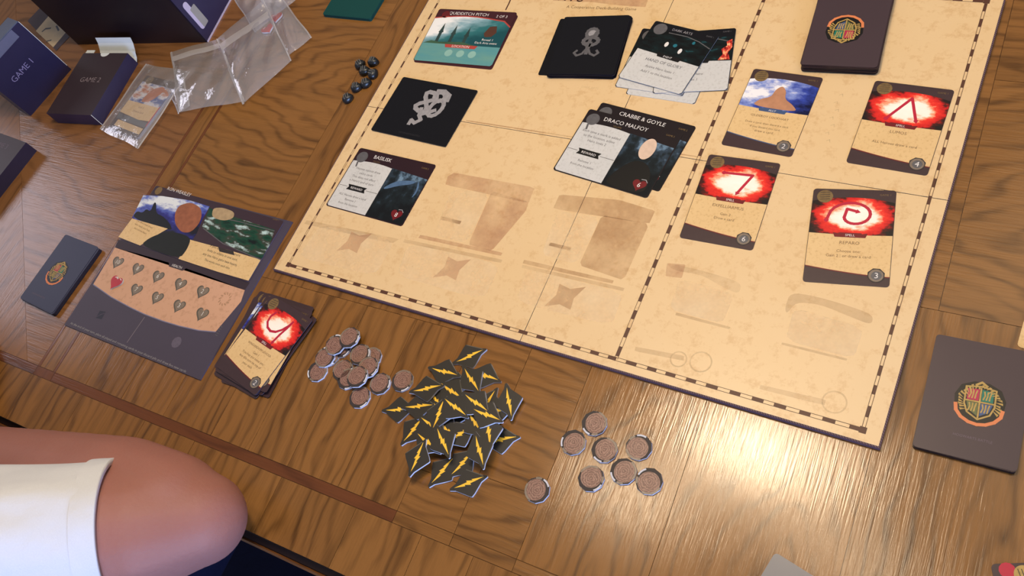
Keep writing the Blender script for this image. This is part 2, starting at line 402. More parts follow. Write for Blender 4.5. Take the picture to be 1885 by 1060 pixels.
# front border planks, grain across
us = [-1000, -870, -735, -610, -500, -425, -346, -262, -168, -98, 12, 96, 163, 212, 300, 352, 455, 520, 610, 720, 820, 900]
tones = [0, .1, -.05, .1, 0, .16, .1, -.02, .06, -.02, .12, 0.0, -.08, .08, -.05, .05, -.04, .06, 0, .05, 0]
for i in range(len(us) - 1): panel(R4(us[i], us[i + 1], 0, 52), 'v', tone=tones[i])
for a, b in ((-1000, -348), (-318, 133)):
    o = panel(R4(a, b, 52, 62), 'u', M_INLAY, 0.0, name='inlay_strip'); o['label'] = 'dark reddish inlay strip'
for a, b in ((133, 189), (189, 246), (246, 900)): panel(R4(a, b, 52, 62), 'u', tone=0.10, name='inlay_strip')
for a, b in ((-348, -344), (-322, -318)): panel(R4(a, b, 62, 1100), 'v', M_INLAY, -0.2, name='inlay_strip')
panel(R4(-348, -318, 52, 62), 'v', M_INLAY, -0.1, name='inlay_strip')
panel(R4(-344, -322, 62, 1100), 'v', tone=0.05)
# west field with its mitre
panel([(-1000, 62), (-367, 62), (-1000, 695)], 'v', M_CATH2, tone=-0.05, center=(-560, 260))
panel([(-367, 62), (-348, 62), (-348, 1100), (-1000, 1100), (-1000, 695)], 'u', M_CATH2, tone=-0.03, center=(-380, 330))
# central fields
ua = [-318, -268, -212, -150, -84, -36, 12, 70, 133]
for i in range(len(ua) - 1): panel(R4(ua[i], ua[i + 1], 62, 226), 'v', tone=[-.02, .08, -.04, .04, -.06, .03, -.02, .05][i])
panel([(-318, 226), (-150, 226), (-150, 1100), (-318, 1100)], 'u', M_CATH, tone=0.0, center=(-118, 470))
panel(R4(-150, 133, 226, 1100), 'v', tone=0.05)
panel(R4(133, 189, 62, 100), 'u', tone=0.0); panel(R4(133, 189, 100, 340), 'u', M_CATH, tone=-0.02, center=(190, 172))
panel(R4(189, 246, 62, 112), 'u', tone=0.02); panel(R4(189, 246, 112, 340), 'u', M_CATH, tone=-0.03, center=(215, 128))
uc = [246, 345, 466, 575, 700, 900]
for i in range(len(uc) - 1): panel(R4(uc[i], uc[i + 1], 62, 340), 'v', M_CATH if i in (0, 1) else M_WOOD, tone=[-.08, -.1, .02, .0, .05][i], center=[(300, 60), (420, 40), None, None, None][i])
panel(R4(133, 486, 340, 1100), 'u', tone=0.0)
panel(R4(486, 900, 340, 560), 'u', M_CATH, tone=0.07, center=(640, 420)); panel(R4(486, 900, 560, 1100), 'u', tone=0.10)
# stepped edge moulding along the near side: a dark ledge and a brown bead
def mould(name, prof, mat):
    vs, fs = [], []
    for x in (-1000, 900): vs += [(x, y, z) for y, z in prof]
    n = len(prof); fs = [(i, (i + 1) % n, n + (i + 1) % n, n + i) for i in range(n)] + [tuple(range(n)), tuple(reversed(range(n, 2 * n)))]
    o = mesh(name, vs, fs, mat, table, uv=lambda x, y, z: (x * MM, (y + z) * MM)); o['tone'] = 0.0; return o
mould('edge_ledge', [(2, -3), (0, -3), (-1, -8), (-6.0, -10), (-6.5, -20), (2, -20)], M_DARKEDGE)
mould('edge_bead', [(-6.0, -12), (-8, -11), (-9.8, -13), (-9.8, -17), (-8, -19), (-6, -19)], M_EDGE)
box('apron', -940, 840, 40, 60, -110, -24, M_EDGE, table); 
for x in (-930, 790):
    for y in (60, 990): box('leg', x, x + 70, y, y + 70, FL, -24, M_EDGE, table)

# ================================================================== GAME BOARD
BZ = 4.6
board = empty('game_board', -113, 235, 0, math.radians(-1.2))
tag(board, 'large parchment-coloured folding game board lying in the middle of the table', 'game board')
BW, BH, FX, FY = 584, 423, 291, 211
for (a, b, c, d) in ((0, FX, 0, FY), (FX, BW, 0, FY), (0, FX, FY, BH), (FX, BW, FY, BH)):
    g = 0.22
    o = box('board_panel', a + (g if a else 0), b - (g if b < BW else 0), c + (g if c else 0), d - (g if d < BH else 0), 0, BZ - 0.25, M_BIND, board)
    e0, e1, e2, e3 = (1.3 if a == 0 else .3), (1.3 if b == BW else .3), (1.3 if c == 0 else .3), (1.3 if d == BH else .3)
    box('printed_sheet', a + e0, b - e1, c + e2, d - e3, BZ - 0.25, BZ, M_BOARD, o)
def L_(px, py): return local(board, px, py, BZ)
def PX(*pts): return [L_(a, b) for a, b in pts]
Z1 = BZ + 0.05
def rail(name, p0, p1, w=2.9, dash=8.5):
    (x0, y0), (x1, y1) = p0, p1; Ln = math.hypot(x1 - x0, y1 - y0); dx, dy = (x1 - x0) / Ln, (y1 - y0) / Ln; nx, ny = -dy, dx
    P = lambda s, t: (x0 + dx * s + nx * t, y0 + dy * s + ny * t); polys = []
    for t in (-w / 2, w / 2): polys.append([P(0, t - .22), P(Ln, t - .22), P(Ln, t + .22), P(0, t + .22)])
    s = dash * .3; r2 = random.Random(int(Ln))
    while s < Ln - 2:
        e = min(Ln, s + dash * r2.uniform(.85, 1.1)); polys.append([P(s, -w / 2), P(e, -w / 2), P(e, w / 2), P(s, w / 2)]); s = e + dash * r2.uniform(.9, 1.15)
    flat(name, polys, Z1, M_RAIL, board)
c_bl, c_br, c_tr = L_(531, 487), L_(1583, 790), L_(1821, 3)
x0, y0, x1, y1 = (c_bl[0]), (c_bl[1] + c_br[1]) / 2, (c_br[0] + c_tr[0]) / 2, c_tr[1]
rail('front_border', (x0, y0), (x1, y0)); rail('left_border', (x0, y1), (x0, y0), 1.8); rail('right_border', (x1, y1), (x1, y0), 2.2); rail('back_border', (x1, y1), (x0, y1))
d0, d1 = L_(1136, 655), L_(1405, 3); rail('divider_border', (d0[0], y0), (d1[0], y1))
flat('border_corner', [R4(x0 - 2.5, x0 + 2.5, y0 - 2.5, y0 + 2.5), R4(x1 - 2.5, x1 + 2.5, y0 - 2.5, y0 + 2.5), R4(x1 - 2.5, x1 + 2.5, y1 - 2.5, y1 + 2.5)], Z1 + .03, M_RAIL, board)
# faded villain slots
for pts, m_ in (([(836, 318), (984, 345), (973, 374), (820, 340), (824, 325)], M_ST2), ([(905, 352), (973, 372), (968, 388), (905, 462), (862, 450)], M_ST2),
               ([(1030, 358), (1140, 368), (1206, 388), (1195, 412), (1018, 384)], M_ST), ([(1108, 396), (1195, 412), (1148, 516), (1066, 488)], M_ST),
               ([(774, 432), (925, 465), (922, 471), (770, 438)], M_ST2), ([(965, 478), (1130, 516), (1127, 522), (962, 485)], M_ST),
               ([(812, 398), (850, 407), (846, 413), (810, 404)], M_ST), ([(1012, 446), (1052, 455), (1049, 461), (1010, 452)], M_ST)):
    flat('faded_slot_print', [PX(*pts)], Z1, m_, board)
M_STL = stencil('pale_slot_print', (246, 226, 190), 0.6)
for pts in ([(590, 412), (728, 442), (690, 508), (548, 474)], [(752, 446), (922, 486), (890, 552), (730, 508)], [(968, 494), (1148, 538), (1126, 600), (950, 556)], [(832, 346), (903, 356), (860, 449), (800, 432)], [(1026, 388), (1106, 400), (1064, 486), (996, 470)],
            [(1250, 512), (1352, 540), (1330, 596), (1232, 570)], [(1462, 566), (1590, 604), (1572, 660), (1446, 626)]):
    flat('pale_slot_print', [rounded(PX(*pts), 2, .12)], Z1, M_STL, board)
def tokicon(cx, cy, s, m_):
    c = L_(cx, cy); k = []
    for a, r in ((55, 1.0), (90, .42), (145, .72), (195, .42), (235, 1.0), (270, .42), (325, .72), (15, .42)):
        aa = math.radians(a - 12); k.append((c[0] + s * r * math.cos(aa), c[1] + s * r * math.sin(aa)))
    flat('faded_token_print', [k], Z1 + .06, m_, board)
tokicon(652, 446, 20, M_ST2); tokicon(832, 494, 20, M_ST2); tokicon(1040, 546, 20, M_ST)
for pts in (([(565, 405), (735, 440), (722, 448), (560, 412)]), ([(745, 440), (925, 478), (922, 484), (742, 446)]), ([(962, 487), (1150, 530), (1147, 536), (960, 493)]),
            ([(1226, 484), (1250, 488), (1300, 500), (1366, 520), (1360, 542), (1330, 528), (1290, 505), (1240, 498)]),
            ([(1455, 538), (1500, 545), (1560, 562), (1608, 580), (1604, 598), (1570, 585), (1510, 560), (1465, 556), (1448, 578), (1445, 566)]),
            ([(1245, 575), (1345, 602), (1342, 606), (1243, 580)]), ([(1440, 630), (1560, 660), (1558, 664), (1438, 634)]),
            ([(1400, 708), (1520, 736), (1518, 746), (1398, 716)]), ([(1170, 638), (1260, 655), (1258, 664), (1168, 646)])):
    flat('faded_slot_print', [PX(*pts)], Z1, M_STG, board)
flat('faded_slot_print', [PX((1228, 484), (1262, 487), (1255, 512), (1225, 508))], Z1 + .02, M_ST2, board)
for cx, cy, r in ((1290, 666, 9), (1536, 740, 9), (1249, 661, 7)):
    c = L_(cx, cy); flat('faded_coin_print', [[(c[0] + a * math.cos(t), c[1] + a * math.sin(t)) for a, t in [(r, k * .2618) for k in range(25)] + [(r - 1.2, (24 - k) * .2618) for k in range(25)]]], Z1, M_STG, board)
for pts in ([(858, 221), (1020, 246), (1285, 288), (1285, 289.5), (1020, 248), (858, 223)], ):
    flat('fold_shadow_line', [PX(*pts)], Z1, M_ST, board)
# title at the far end: only the feet of the big letters are inside the photograph
flat('title_flourish', [PX(*[(1022, -26), (1200, -20), (1188, 13), (1140, 10), (1090, 4), (1018, 1)])], Z1, M_ST2, board)
a_ = L_(1105, 17); text('board_subtitle', [('A Cooperative Deck-Building Game', a_[0], a_[1], 5.4, 3.0)], Z1, M_INK, board)
b_ = L_(975, 10); text('board_title', [('HOGWARTS', b_[0] + 6, b_[1] + 10.5, 19, 0), ('HARRY', b_[0] - 72, b_[1] + 12, 19, 0)], Z1, M_RAIL, board)
flat('title_stroke', stroke([L_(942, -6), L_(937, 6), L_(931, 18)], 1.6), Z1, M_RAIL, board)
for k in range(7):
    p = L_(1585 - (k % 2) * 6 - k * 4 - 40, 175 + k * 14); flat('board_scribble', stroke([p, (p[0] + 2.5, p[1] + 1.5), (p[0] + 3.2, p[1] - 1.0)], 0.6), Z1, M_STG, board)
p = L_(1085, 163); text('board_slot_caption', [('DARK ARTS', p[0], p[1], 3.6, 0)], Z1, M_STG, board)

# ================================================================== CARDS
CT = 0.32
def card(name, w, h, px4, z, back=M_CARD, t=CT, r=2.6, side=None, jitter=None, ang=None):
    o = prism(name, rr(w, h, r), 0, t, back, side=side)
    u, v, a = pose(px4, z + t)
    if jitter: u += jitter[0]; v += jitter[1]; a += jitter[2]
    return place(o, u, v, z, a if ang is None else ang)
def arrow(p, d, s):
    n = math.hypot(*d); d = (d[0] / n, d[1] / n); return [(p[0] + d[0] * s, p[1] + d[1] * s), (p[0] - d[1] * s * .6, p[1] + d[0] * s * .6), (p[0] + d[1] * s * .6, p[1] - d[0] * s * .6)]
def badge(o, x, y, r, n, z, m_=M_NICKEL):
    oct_ = [(x + r * math.cos(math.radians(22.5 + 45 * k)), y + r * math.sin(math.radians(22.5 + 45 * k))) for k in range(8)]
    b = prism('cost_badge_print', oct_, z, z + .08, M_INKD, o); flat('badge_rim', [circ(x, y, r * .82)], z + .1, m_, b); flat('badge_centre', [circ(x + .2, y - .2, r * .58)], z + .12, M_SILVERD, b)
    text('badge_number', [(n, x, y - r * .36, r * 1.05)], z + .15, M_WHITE, b)
def house_mark(o, x, y, r, z, m_=M_GOLDD):
    b = flat('corner_mark_print', [circ(x, y, r)], z, m_, o)
    flat('corner_mark_lines', [q for k in range(4) for q in stroke([(x - r * .6, y - r * .5 + k * r * .35), (x + r * .6, y - r * .35 + k * r * .35)], .5)], z + .04, M_INKD, b)
SYM = {
 'peak': [(-13, 6), (2, 30), (10, 8)],
 'corner': [(-13, 27), (12, 28), (4, 9)],
 'swirl': [(-19, 14)] + [(1 + (19 - k * .55) * math.cos(math.radians(165 - k * 15.5)) * .95, 19 + (13.5 - k * .35) * math.sin(math.radians(165 - k * 15.5))) for k in range(22)] + [(-4, 25), (3, 23)],
 'hook': [(-12, 31), (-14.5, 25), (-13.5, 19), (-9, 14.5), (-3, 13), (3, 15), (8, 20), (12, 27), (13.5, 32), (12, 24), (9.5, 15), (8, 6)],
}
def face(o, art, title, body, cost, sym=None, kind='SPELL', band=M_CRD, w=63.0, h=88.0, edge=M_CRD):
    z = CT; hw = w / 2 - .4
    bot = [(hw * (1 - 2 * k / 14), -29.5 - 5.5 * math.sin(math.pi * min(1, (k / 14) * .75 + .25)) * (1 if k else 1)) for k in range(15)]
    bot = [(hw * (1 - 2 * k / 14), -35.2 + 6.5 * (k / 14) ** 1.6) for k in range(15)]
    flat('parchment_panel', [[(-hw, 3), (hw, 3)] + bot], z + .03, M_PARCH, o)
    flat('edge_line', [[p for p in bot] + [(p[0], p[1] - .9) for p in reversed(bot)]], z + .035, edge, o)
    top = [(hw * (-1 + 2 * k / 12), 32.0 + 4.2 * (1 - (-1 + 2 * k / 12) ** 2)) for k in range(13)]
    A = top + [(hw, 1.5), (hw * .5, 1.0), (0, .4), (-hw * .5, 1.0), (-hw, 1.5)]
    flat('picture_panel', [A], z + .06, art, o, boxuv(A))
    if sym:
        s = SYM[sym]; d = (s[-1][0] - s[-2][0], s[-1][1] - s[-2][1])
        flat('wand_sign', stroke(s, 2.4) + [arrow(s[-1], d, 3.6)] + ([circ(s[0][0], s[0][1], 1.9, 10)] if sym != 'hook' else []), z + .1, M_CR, o)
    flat('type_banner', [[(-13, 2.6), (-11.5, -1.6), (11.5, -1.6), (13, 2.6), (9, 1.8), (-9, 1.8)]], z + .13, band, o)
    flat('type_banner', [R4(-8.5, 8.5, -1.6, 2.6)], z + .14, band, o)
    lines = [(kind, 0, -.6, 3.0)]
    text('type_lettering', lines, z + .17, M_WHITE, o)
    tl = [(title, 0, -8.0, 4.1 if len(title) < 14 else 3.3)]
    yy = -15.5 if len(body) < 4 else -13.5
    for k, b in enumerate(body): tl.append((b, 0, yy - 4.4 * k, 3.5 if len(b) < 24 else 2.9))
    text('card_lettering', tl, z + .08, M_INK, o)
    text('game_number', [('GAME 1', 23.5, 38.6, 2.5)], z + .05, M_GOLDD, o)
    house_mark(o, -22, 36.5, 6.2, z + .14)
    badge(o, 21.5, -34.6, 6.6, cost, z + .1)
G_M = 'face-up cards in the market columns'
SP = [
 (((1611, 149), (1757, 168), (1708, 321.6), (1557, 297.6)), 'LUMOS', ['', 'ALL Heroes draw a card'], '4', 'peak', 'red burst card with an inverted V sign, nearest the board right border'),
 (((1497.5, 347.5), (1651, 352), (1638, 528), (1476.6, 517)), 'REPARO', ['Choose one:', 'Gain 2 ; or draw a card'], '3', 'swirl', 'red burst card with a spiral sign, lowest card on the board'),
 (((1306, 285), (1436.8, 301), (1384, 461), (1251.5, 436)), 'EXPELLIARMUS', ['Gain 2', 'Draw a card'], '6', 'corner', 'red burst card with a right-angle arrow sign, right of the striped divider line'),
]
for px4, ti, bo, co_, sy, lb in SP:
    o = card('spell_card', 63, 88, px4, BZ + .1); tag(o, lb, 'card', G_M); face(o, M_BURST, ti, bo, co_, sy)
o = card('ally_card', 63, 88, ((1387.6, 128), (1515, 144.8), (1458, 287.7), (1327.5, 263.6)), BZ + .1)
tag(o, 'market card with a blue glowing picture above the right-angle arrow card', 'card', G_M)
face(o, M_ALLY, 'GILDEROY LOCKHART', ['Draw a card; then discard a card.', 'If you discard this card,', 'draw a card'], '2', None, 'ALLY', M_BLUEI, edge=M_BLUEI)
# a plain stand-in for the figure in the picture: a soft tan patch
flat('picture_patch', [[(-20, 2.8), (-15, 11), (-6, 15), (-4.5, 24), (0, 29), (5, 24), (6.5, 15), (15, 10), (22, 2.8)]], CT + .1, paint('tan_patch_ink', (184, 134, 104), .4, .35, 120), o)

def stack_of(name, w, h, px4, z0, n, back, label, group, cat='card', side=None, t=CT, jit=.6, ajit=.01, seed=1, r=2.6):
    """n hidden cards of a pile, each an object of its own, sharing one mesh"""
    rd = random.Random(seed); first = None; out = []
    for k in range(n):
        z = z0 + k * t
        if first is None:
            first = card(name, w, h, px4, z, back, t - .02, r, side); o = first
        else:
            o = first.copy(); C.objects.link(o)
        u, v, a = pose(px4, z0 + n * t); place(o, u + rd.uniform(-jit, jit), v + rd.uniform(-jit, jit), z, a + rd.uniform(-ajit, ajit)); tag(o, label, cat, group); out.append(o)
    return z0 + n * t

def crest(o, cx, cy, s, z, rot=0.0):
    """four-quarter shield with gold scrollwork and a ribbon, as printed on the card backs"""
    c_, s_ = math.cos(rot), math.sin(rot)
    T = lambda pts: [(cx + (x * c_ - y * s_) * s, cy + (x * s_ + y * c_) * s) for x, y in pts]
    b = flat('crest_print', [T([(-1.02, .25), (-.8, .75), (-.3, 1.0), (.3, 1.0), (.8, .75), (1.02, .25), (.95, -.45), (.5, -.98), (0, -1.12), (-.5, -.98), (-.95, -.45)])], z, M_BLACK, o)
    gold = []
    rg = random.Random(5)
    for k in range(26):
        a = math.radians(-30 + k * 240 / 25); r = rg.uniform(.82, .92); l = rg.uniform(.10, .2)
        gold.append(T([(r * math.cos(a) - .05 * math.sin(a), r * math.sin(a) + .05 * math.cos(a)), (r * math.cos(a) + .06 * math.sin(a), r * math.sin(a) - .06 * math.cos(a)), ((r - l * 1.8) * math.cos(a + .12), (r - l * 1.8) * math.sin(a + .12))]))
    flat('crest_scrollwork', gold, z + .03, M_GOLD, b)
    for pts, m_ in (([(-.52, .1), (-.52, .62), (-.05, .66), (-.05, .1)], M_ROSE), ([(.05, .1), (.05, .66), (.52, .62), (.52, .1)], M_TEALI), ([(-.52, 0), (-.05, 0), (-.05, -.62), (-.42, -.36)], M_OLIVE), ([(.05, 0), (.52, 0), (.42, -.36), (.05, -.62)], M_BLUEI)):
        flat('crest_quarter', [T(pts)], z + .04, m_, b)
        xm = sum(p[0] for p in pts) / 4; ym = sum(p[1] for p in pts) / 4
        flat('crest_figure', [q for j in range(3) for q in [T(s2) for s2 in stroke([(xm - .16 + j * .12, ym - .18), (xm - .1 + j * .1, ym + .02), (xm - .14 + j * .14, ym + .2)], .06)]], z + .06, M_GOLD, b)
    flat('crest_scrollwork', [T(q) for q in stroke([(-.6, .7), (-.6, -.1), (-.45, -.5), (0, -.78), (.45, -.5), (.6, -.1), (.6, .7), (0, .8), (-.6, .7)], .07) + stroke([(0, .7), (0, -.7)], .07) + stroke([(-.55, .05), (.55, .05)], .07) + stroke([(-.22, .84), (0, 1.0), (.22, .84)], .1)], z + .07, M_GOLD, b)
    rib = [(-.93, -.2), (-.88, -.5), (-.66, -.78), (-.34, -.96), (0, -1.02), (.34, -.96), (.66, -.78), (.88, -.5), (.93, -.2)]
    flat('crest_ribbon', [T(q) for q in stroke(rib, .15)], z + .09, M_ORANGE, b)

# right-hand deck on the wood
z = stack_of('deck_card', 63.5, 88, ((1718, 610), (1905, 655), (1880, 878), (1683, 818)), 0, 13, M_CARD, 'dark card in the deck by the right edge, under its crested top card', 'right deck cards', jit=.15, ajit=.002, seed=2, side=M_CARDB)
o = card('deck_card', 63.5, 88, ((1718, 610), (1905, 650), (1880, 878), (1683, 818)), z, M_BACK, CT, 2.6, M_CARDB); tag(o, 'top card of the deck by the right edge of the table view, crest facing up', 'card', 'right deck cards')
crest(o, *local(o, 1803, 742, z + CT), 15.6, CT + .03, math.radians(2)); q_ = local(o, 1790, 806, z + CT); text('back_lettering', [('HOGWARTS BATTLE', q_[0], q_[1] - 1, 2.6)], CT + .03, paint('faint_purple_ink', (96, 82, 100)), o)
# deck of cards at the far right of the board
p4 = ((1496, -14), (1650, -6), (1619, 130), (1475, 121))
z = stack_of('board_deck_card', 63.5, 88, ((1499, -22), (1652, -14), (1622, 131), (1474, 123)), BZ + .1, 26, M_CARD, 'dark card in the far right deck on the board, under its crested top card', 'deck on the board', jit=.8, ajit=.012, seed=3, side=M_CARDB)
o = card('board_deck_card', 63.5, 88, ((1499, -22), (1652, -14), (1622, 128), (1474, 120)), z, M_BACK, CT, 2.6, M_CARDB); tag(o, 'crested top card of the deck at the far right of the board', 'card', 'deck on the board')
crest(o, *local(o, 1555, 54, z + CT), 15.6, CT + .03, math.radians(180))
# left-hand deck beside the player mat
z = stack_of('left_deck_card', 63.5, 88, ((125, 430), (184, 455), (95, 582), (36, 553)), 0, 16, M_BACKN, 'navy card in the small deck left of the player mat, under the crested top card', 'left deck cards', jit=.25, ajit=.006, seed=4)
o = card('left_deck_card', 63.5, 88, ((124, 431), (180, 452), (92, 577), (38, 551)), z, M_BACKN, CT); tag(o, 'crested navy top card of the small deck left of the player mat', 'card', 'left deck cards')
crest(o, *local(o, 105, 502, z + CT), 14.5, CT + .03)
q_ = local(o, 70, 545, z + CT); text('back_lettering', [('HOGWARTS BATTLE', q_[0], q_[1], 2.6)], CT + .03, paint('faint_purple_ink', (96, 82, 100)), o)
# teal deck cut by the top of the frame
tq = ((612, -62), (732, -56), (686, 30), (596, 20))
for k in range(14):
    if k == 0: tl0 = o = prism('teal_deck_card', rr(74, 88, 2.6), 0, CT - .02, M_TEAL)
    else: o = tl0.copy(); C.objects.link(o)
    uu, vv = W(594, 27, 4.5); place(o, uu + 37 + random.uniform(-.3, .3), vv + 44 + random.uniform(-.3, .3), k * CT, math.radians(-1)); tag(o, 'dark teal card in the deck behind the board, cut by the top edge', 'card', 'teal deck cards')
# grey card cut by the bottom of the frame
uu, vv = W(1455, 1021); o = prism('grey_card', rr(63, 88, 3), 0, .4, paint('grey_card_face', (118, 118, 124), .3, .06, 30)); place(o, uu + 10, vv - 52, 0, math.radians(-14)); tag(o, 'plain grey card corner at the bottom edge of the view', 'card')
uu, vv = W(1851, 1046); o = prism('dark_corner_card', rr(63, 88, 3), 0, .4, M_CARD); place(o, uu + 44, vv - 13, 0, math.radians(-68)); tag(o, 'dark card corner with a gold mark at the bottom right corner', 'card')
q_ = local(o, 1886, 1058, .4); house_mark(o, q_[0], q_[1], 6, .45, M_GOLD); flat('picture_panel', [circ(q_[0] - 3, q_[1] - 9, 5, 12)], .43, M_CR, o)
uu, vv = W(1884, 588); o = prism('pale_card', rr(63, 88, 3), 0, .4, M_PARCH); place(o, uu + 33, vv + 20, 0, math.radians(-3)); tag(o, 'sliver of a pale card at the right edge above the deck', 'card')

# ---------------- villain, location and event cards on the board
def vface(o, title, sub, body1, reward, num, art):
    z = CT
    top = [(-49.5 + 52 * k / 8, 21.0 + 2.5 * math.sin(math.pi * k / 9)) for k in range(9)]
    flat('parchment_panel', [[(-49.5, -34.5), (-47.5, -36.5), (2.5, -36.5)] + list(reversed(top))], z + .03, M_PARCHW, o)
    A = [(2.5, -36.5), (47.5, -36.5), (49.5, -34.5), (49.5, 19), (2.5, 22.5)]
    flat('picture_panel', [A], z + .05, art, o, boxuv(A))
    flat('reward_banner', [[(-38, -7), (-36, -10), (-38, -13.5), (-13, -13.5), (-15, -10), (-13, -7)], R4(-49, -38, -10.3, -9.9), R4(-13, 2, -10.3, -9.9)], z + .07, M_BLACK, o)
    text('reward_lettering', [('REWARD', -25.5, -11.7, 3.8)], z + .1, M_WHITE, o)
    tl = [(b, -24, 12 - 5 * k, 3.9) for k, b in enumerate(body1)] + [(b, -25, -21 - 5 * k, 3.6) for k, b in enumerate(reward)]
    text('card_lettering', tl, z + .06, M_INKS, o)
    text('card_title', [(title, -38 + len(title) * 2.1 + 6, 28.5, 6.2)] , z + .06, M_WHITE, o); text('game_number', [('GAME 2', 40, 30, 2.6), (sub, -38 + len(title) * 1.8 + 3, 24.6, 2.6)], z + .06, M_GOLDD, o)
    flat('corner_mark_print', [circ(-41, 27, 6.8), stroke([(-43, 20), (-42, 15), (-39.5, 17)], 2)[0]], z + .08, M_SILVERD, o)
    h = prism('health_heart', heart(37, -27, 7.2), z + .05, z + .2, M_CRD, o); text('heart_number', [(num, 37, -29.5, 7.0)], z + .25, M_WHITE, h)
    flat('heart_glint', stroke([(37, -21), (41, -20.5), (43.5, -23)], .8), z + .22, M_SILVER, h)
o = card('villain_card', 101, 75, ((662.4, 271.3), (804, 303.8), (739.4, 417), (599.8, 377.7)), BZ + .1, paint('plum_card_stock', (44, 24, 32), .35)); tag(o, 'black and white creature card near the left border of the board', 'card')
vface(o, 'BASILISK', 'VILLAIN', ['Heroes cannot draw', 'extra cards', 'This does not affect', 'a Hero\'s end of turn'], ['ALL Heroes draw a card', 'Remove 1', 'from the location'], '8', M_DARKART)
flat('picture_patch', [[(5, -2), (14, 8), (28, 13), (40, 14), (34, 9), (22, 5), (8, -3)], [(40, 16), (45, 10), (46, 0), (43, -6), (44, 4)]], CT + .09, paint('steel_blue_ink', (78, 108, 146), .4, .4, 200), o)
for k, (dx, dy, lb) in enumerate([((4, 3.5, .0), 0, 'lower card peeking out behind the pale-figure villain card'), ((0, 0, 0), 0, 'black villain card with a pale patch in its picture, mid board')]):
    z = BZ + .1 + k * .36
    o = card('villain_card', 101, 75, ((1080, 201), (1270, 244), (1192, 362), (1012, 314)), z, paint('near_black_card_stock', (30, 22, 26), .35), jitter=(9, 9, -.01) if k == 0 else None)
    tag(o, ['villain card peeking out beneath the mid-board villain card, only its title strip showing', 'villain card with a pale oval in its picture, in the middle of the board'][k], 'card', 'villain cards in the middle of the board')
    vface(o, ['CRABBE & GOYLE', 'DRACO MALFOY'][k], 'VILLAIN', ['Each time a mark is added', 'to the location, active', 'Hero loses 2'], ['Remove 1', 'from the location'], ['5', '6'][k], M_DARKART)
    if k:
        flat('picture_patch', [[(4, -36), (8, -22), (16, -8), (24, -3), (34, -4), (43, -14), (46, -36)]], CT + .07, M_BLACK, o)
        flat('picture_patch', [circ(26.5, 11, 7.5, 20, 12)], CT + .12, paint('pale_patch_ink', (216, 192, 176), .4, .2, 150), o)
def emblem(o, cx, cy, s, z, kind, rot=0.0):
    """generic silver knot emblem: looped strokes"""
    c_, s_ = math.cos(rot), math.sin(rot); T = lambda pts: [(cx + (x * c_ - y * s_) * s, cy + (x * s_ + y * c_) * s) for x, y in pts]
    if kind == 0:
        loops = [[(.25 * math.cos(a) + .1, .72 + .22 * math.sin(a)) for a in np.linspace(0, 6.28, 13)], [(-.3 + .3 * math.sin(a * 2), .25 + .5 * math.cos(a)) for a in np.linspace(0, 6.28, 17)], [(.35 + .28 * math.sin(a), .2 + .42 * math.cos(a)) for a in np.linspace(0, 6.28, 15)], [(-.25, -.1), (-.1, -.4), (.15, -.55), (.0, -.8), (-.25, -.75), (-.2, -.95)], [(-.2, .9), (.1, 1.02), (.45, .95), (.55, .7)], [(.4, .1), (.2, -.1), (.0, -.3)]]
        wds = [.2, .2, .19, .17, .2, .18]
    else:
        loops = [[(.24 * math.cos(a), .78 + .26 * math.sin(a)) for a in np.linspace(0, 6.28, 13)], [(.38 * math.sin(a) + .05, .28 + .25 * math.cos(a)) for a in np.linspace(0, 6.28, 15)], [(-.1, .2), (-.05, -.2), (-.2, -.5), (-.45, -.62), (-.62, -.45), (-.5, -.3)], [(.1, .2), (.05, -.2), (.2, -.5), (.45, -.62), (.62, -.45), (.5, -.3)], [(0, .5), (0, -.5)]]
        wds = [.24, .2, .12, .12, .18]
    flat('silver_emblem_print', [T(q) for l, w_ in zip(loops, wds) for q in stroke(l, w_)], z, M_SILVER if kind == 0 else M_SILVERD, o)
    if kind == 1: flat('emblem_highlight', [T(circ(0, .78, .2, 14))], z + .03, M_SILVER, o)
    else: flat('emblem_highlight', [T(q) for q in stroke([(-.15, .85), (.15, .95), (.45, .85)], .1)], z + .03, M_SILVER, o)
for k in range(4):
    o = card('face_down_card', 100, 74, ((742.9, 142), (879.2, 166.8), (820, 269.4), (682.7, 239)), BZ + .1 + k * CT, M_CARDB, CT - .02, 2, M_SIDEB)
    tag(o, 'black card in the thin stack under the knot-emblem card near the left border' if k < 3 else 'black face-down card with a silver knot emblem near the left border', 'card', 'black stack by the left border')
emblem(o, *local(o, 786, 200, BZ + 1.4), 26, CT + .02, 0, math.radians(-14)); q_ = local(o, 752, 248, BZ + 1.4); text('back_lettering', [('HOGWARTS BATTLE', q_[0], q_[1], 3)], CT + .02, paint('faint_grey_ink', (44, 44, 50)), o)
# dark deck of events at the far side of the board
dk = ((1041, 28), (1159, 31), (1137, 139), (1003, 136))
z = stack_of('event_card', 71, 76, dk, BZ + .1, 17, M_CARDB, 'black card inside the untidy deck at the far side of the board', 'black event deck', side=M_SIDEB, jit=1.3, ajit=.03, seed=8, r=2)
o = card('event_card', 71, 76, ((1036, 34), (1150, 36), (1122, 134), (990, 128)), z - CT * 3, M_CARDB, CT, 2, M_SIDEB, jitter=(-2.5, 0, .0)); tag(o, 'black card sticking out at the left of the far-side black deck', 'card', 'black event deck')
o.location.z = TZ + (BZ + .05 - .3) * MM + .0003; o.location.x -= .0015
o = card('event_card', 71, 76, dk, z, M_CARDB, CT, 2, M_SIDEB); tag(o, 'top card of the far-side black deck, small silver emblem facing up', 'card', 'black event deck')
emblem(o, *local(o, 1083, 84, z + CT), 21, CT + .03, 1)
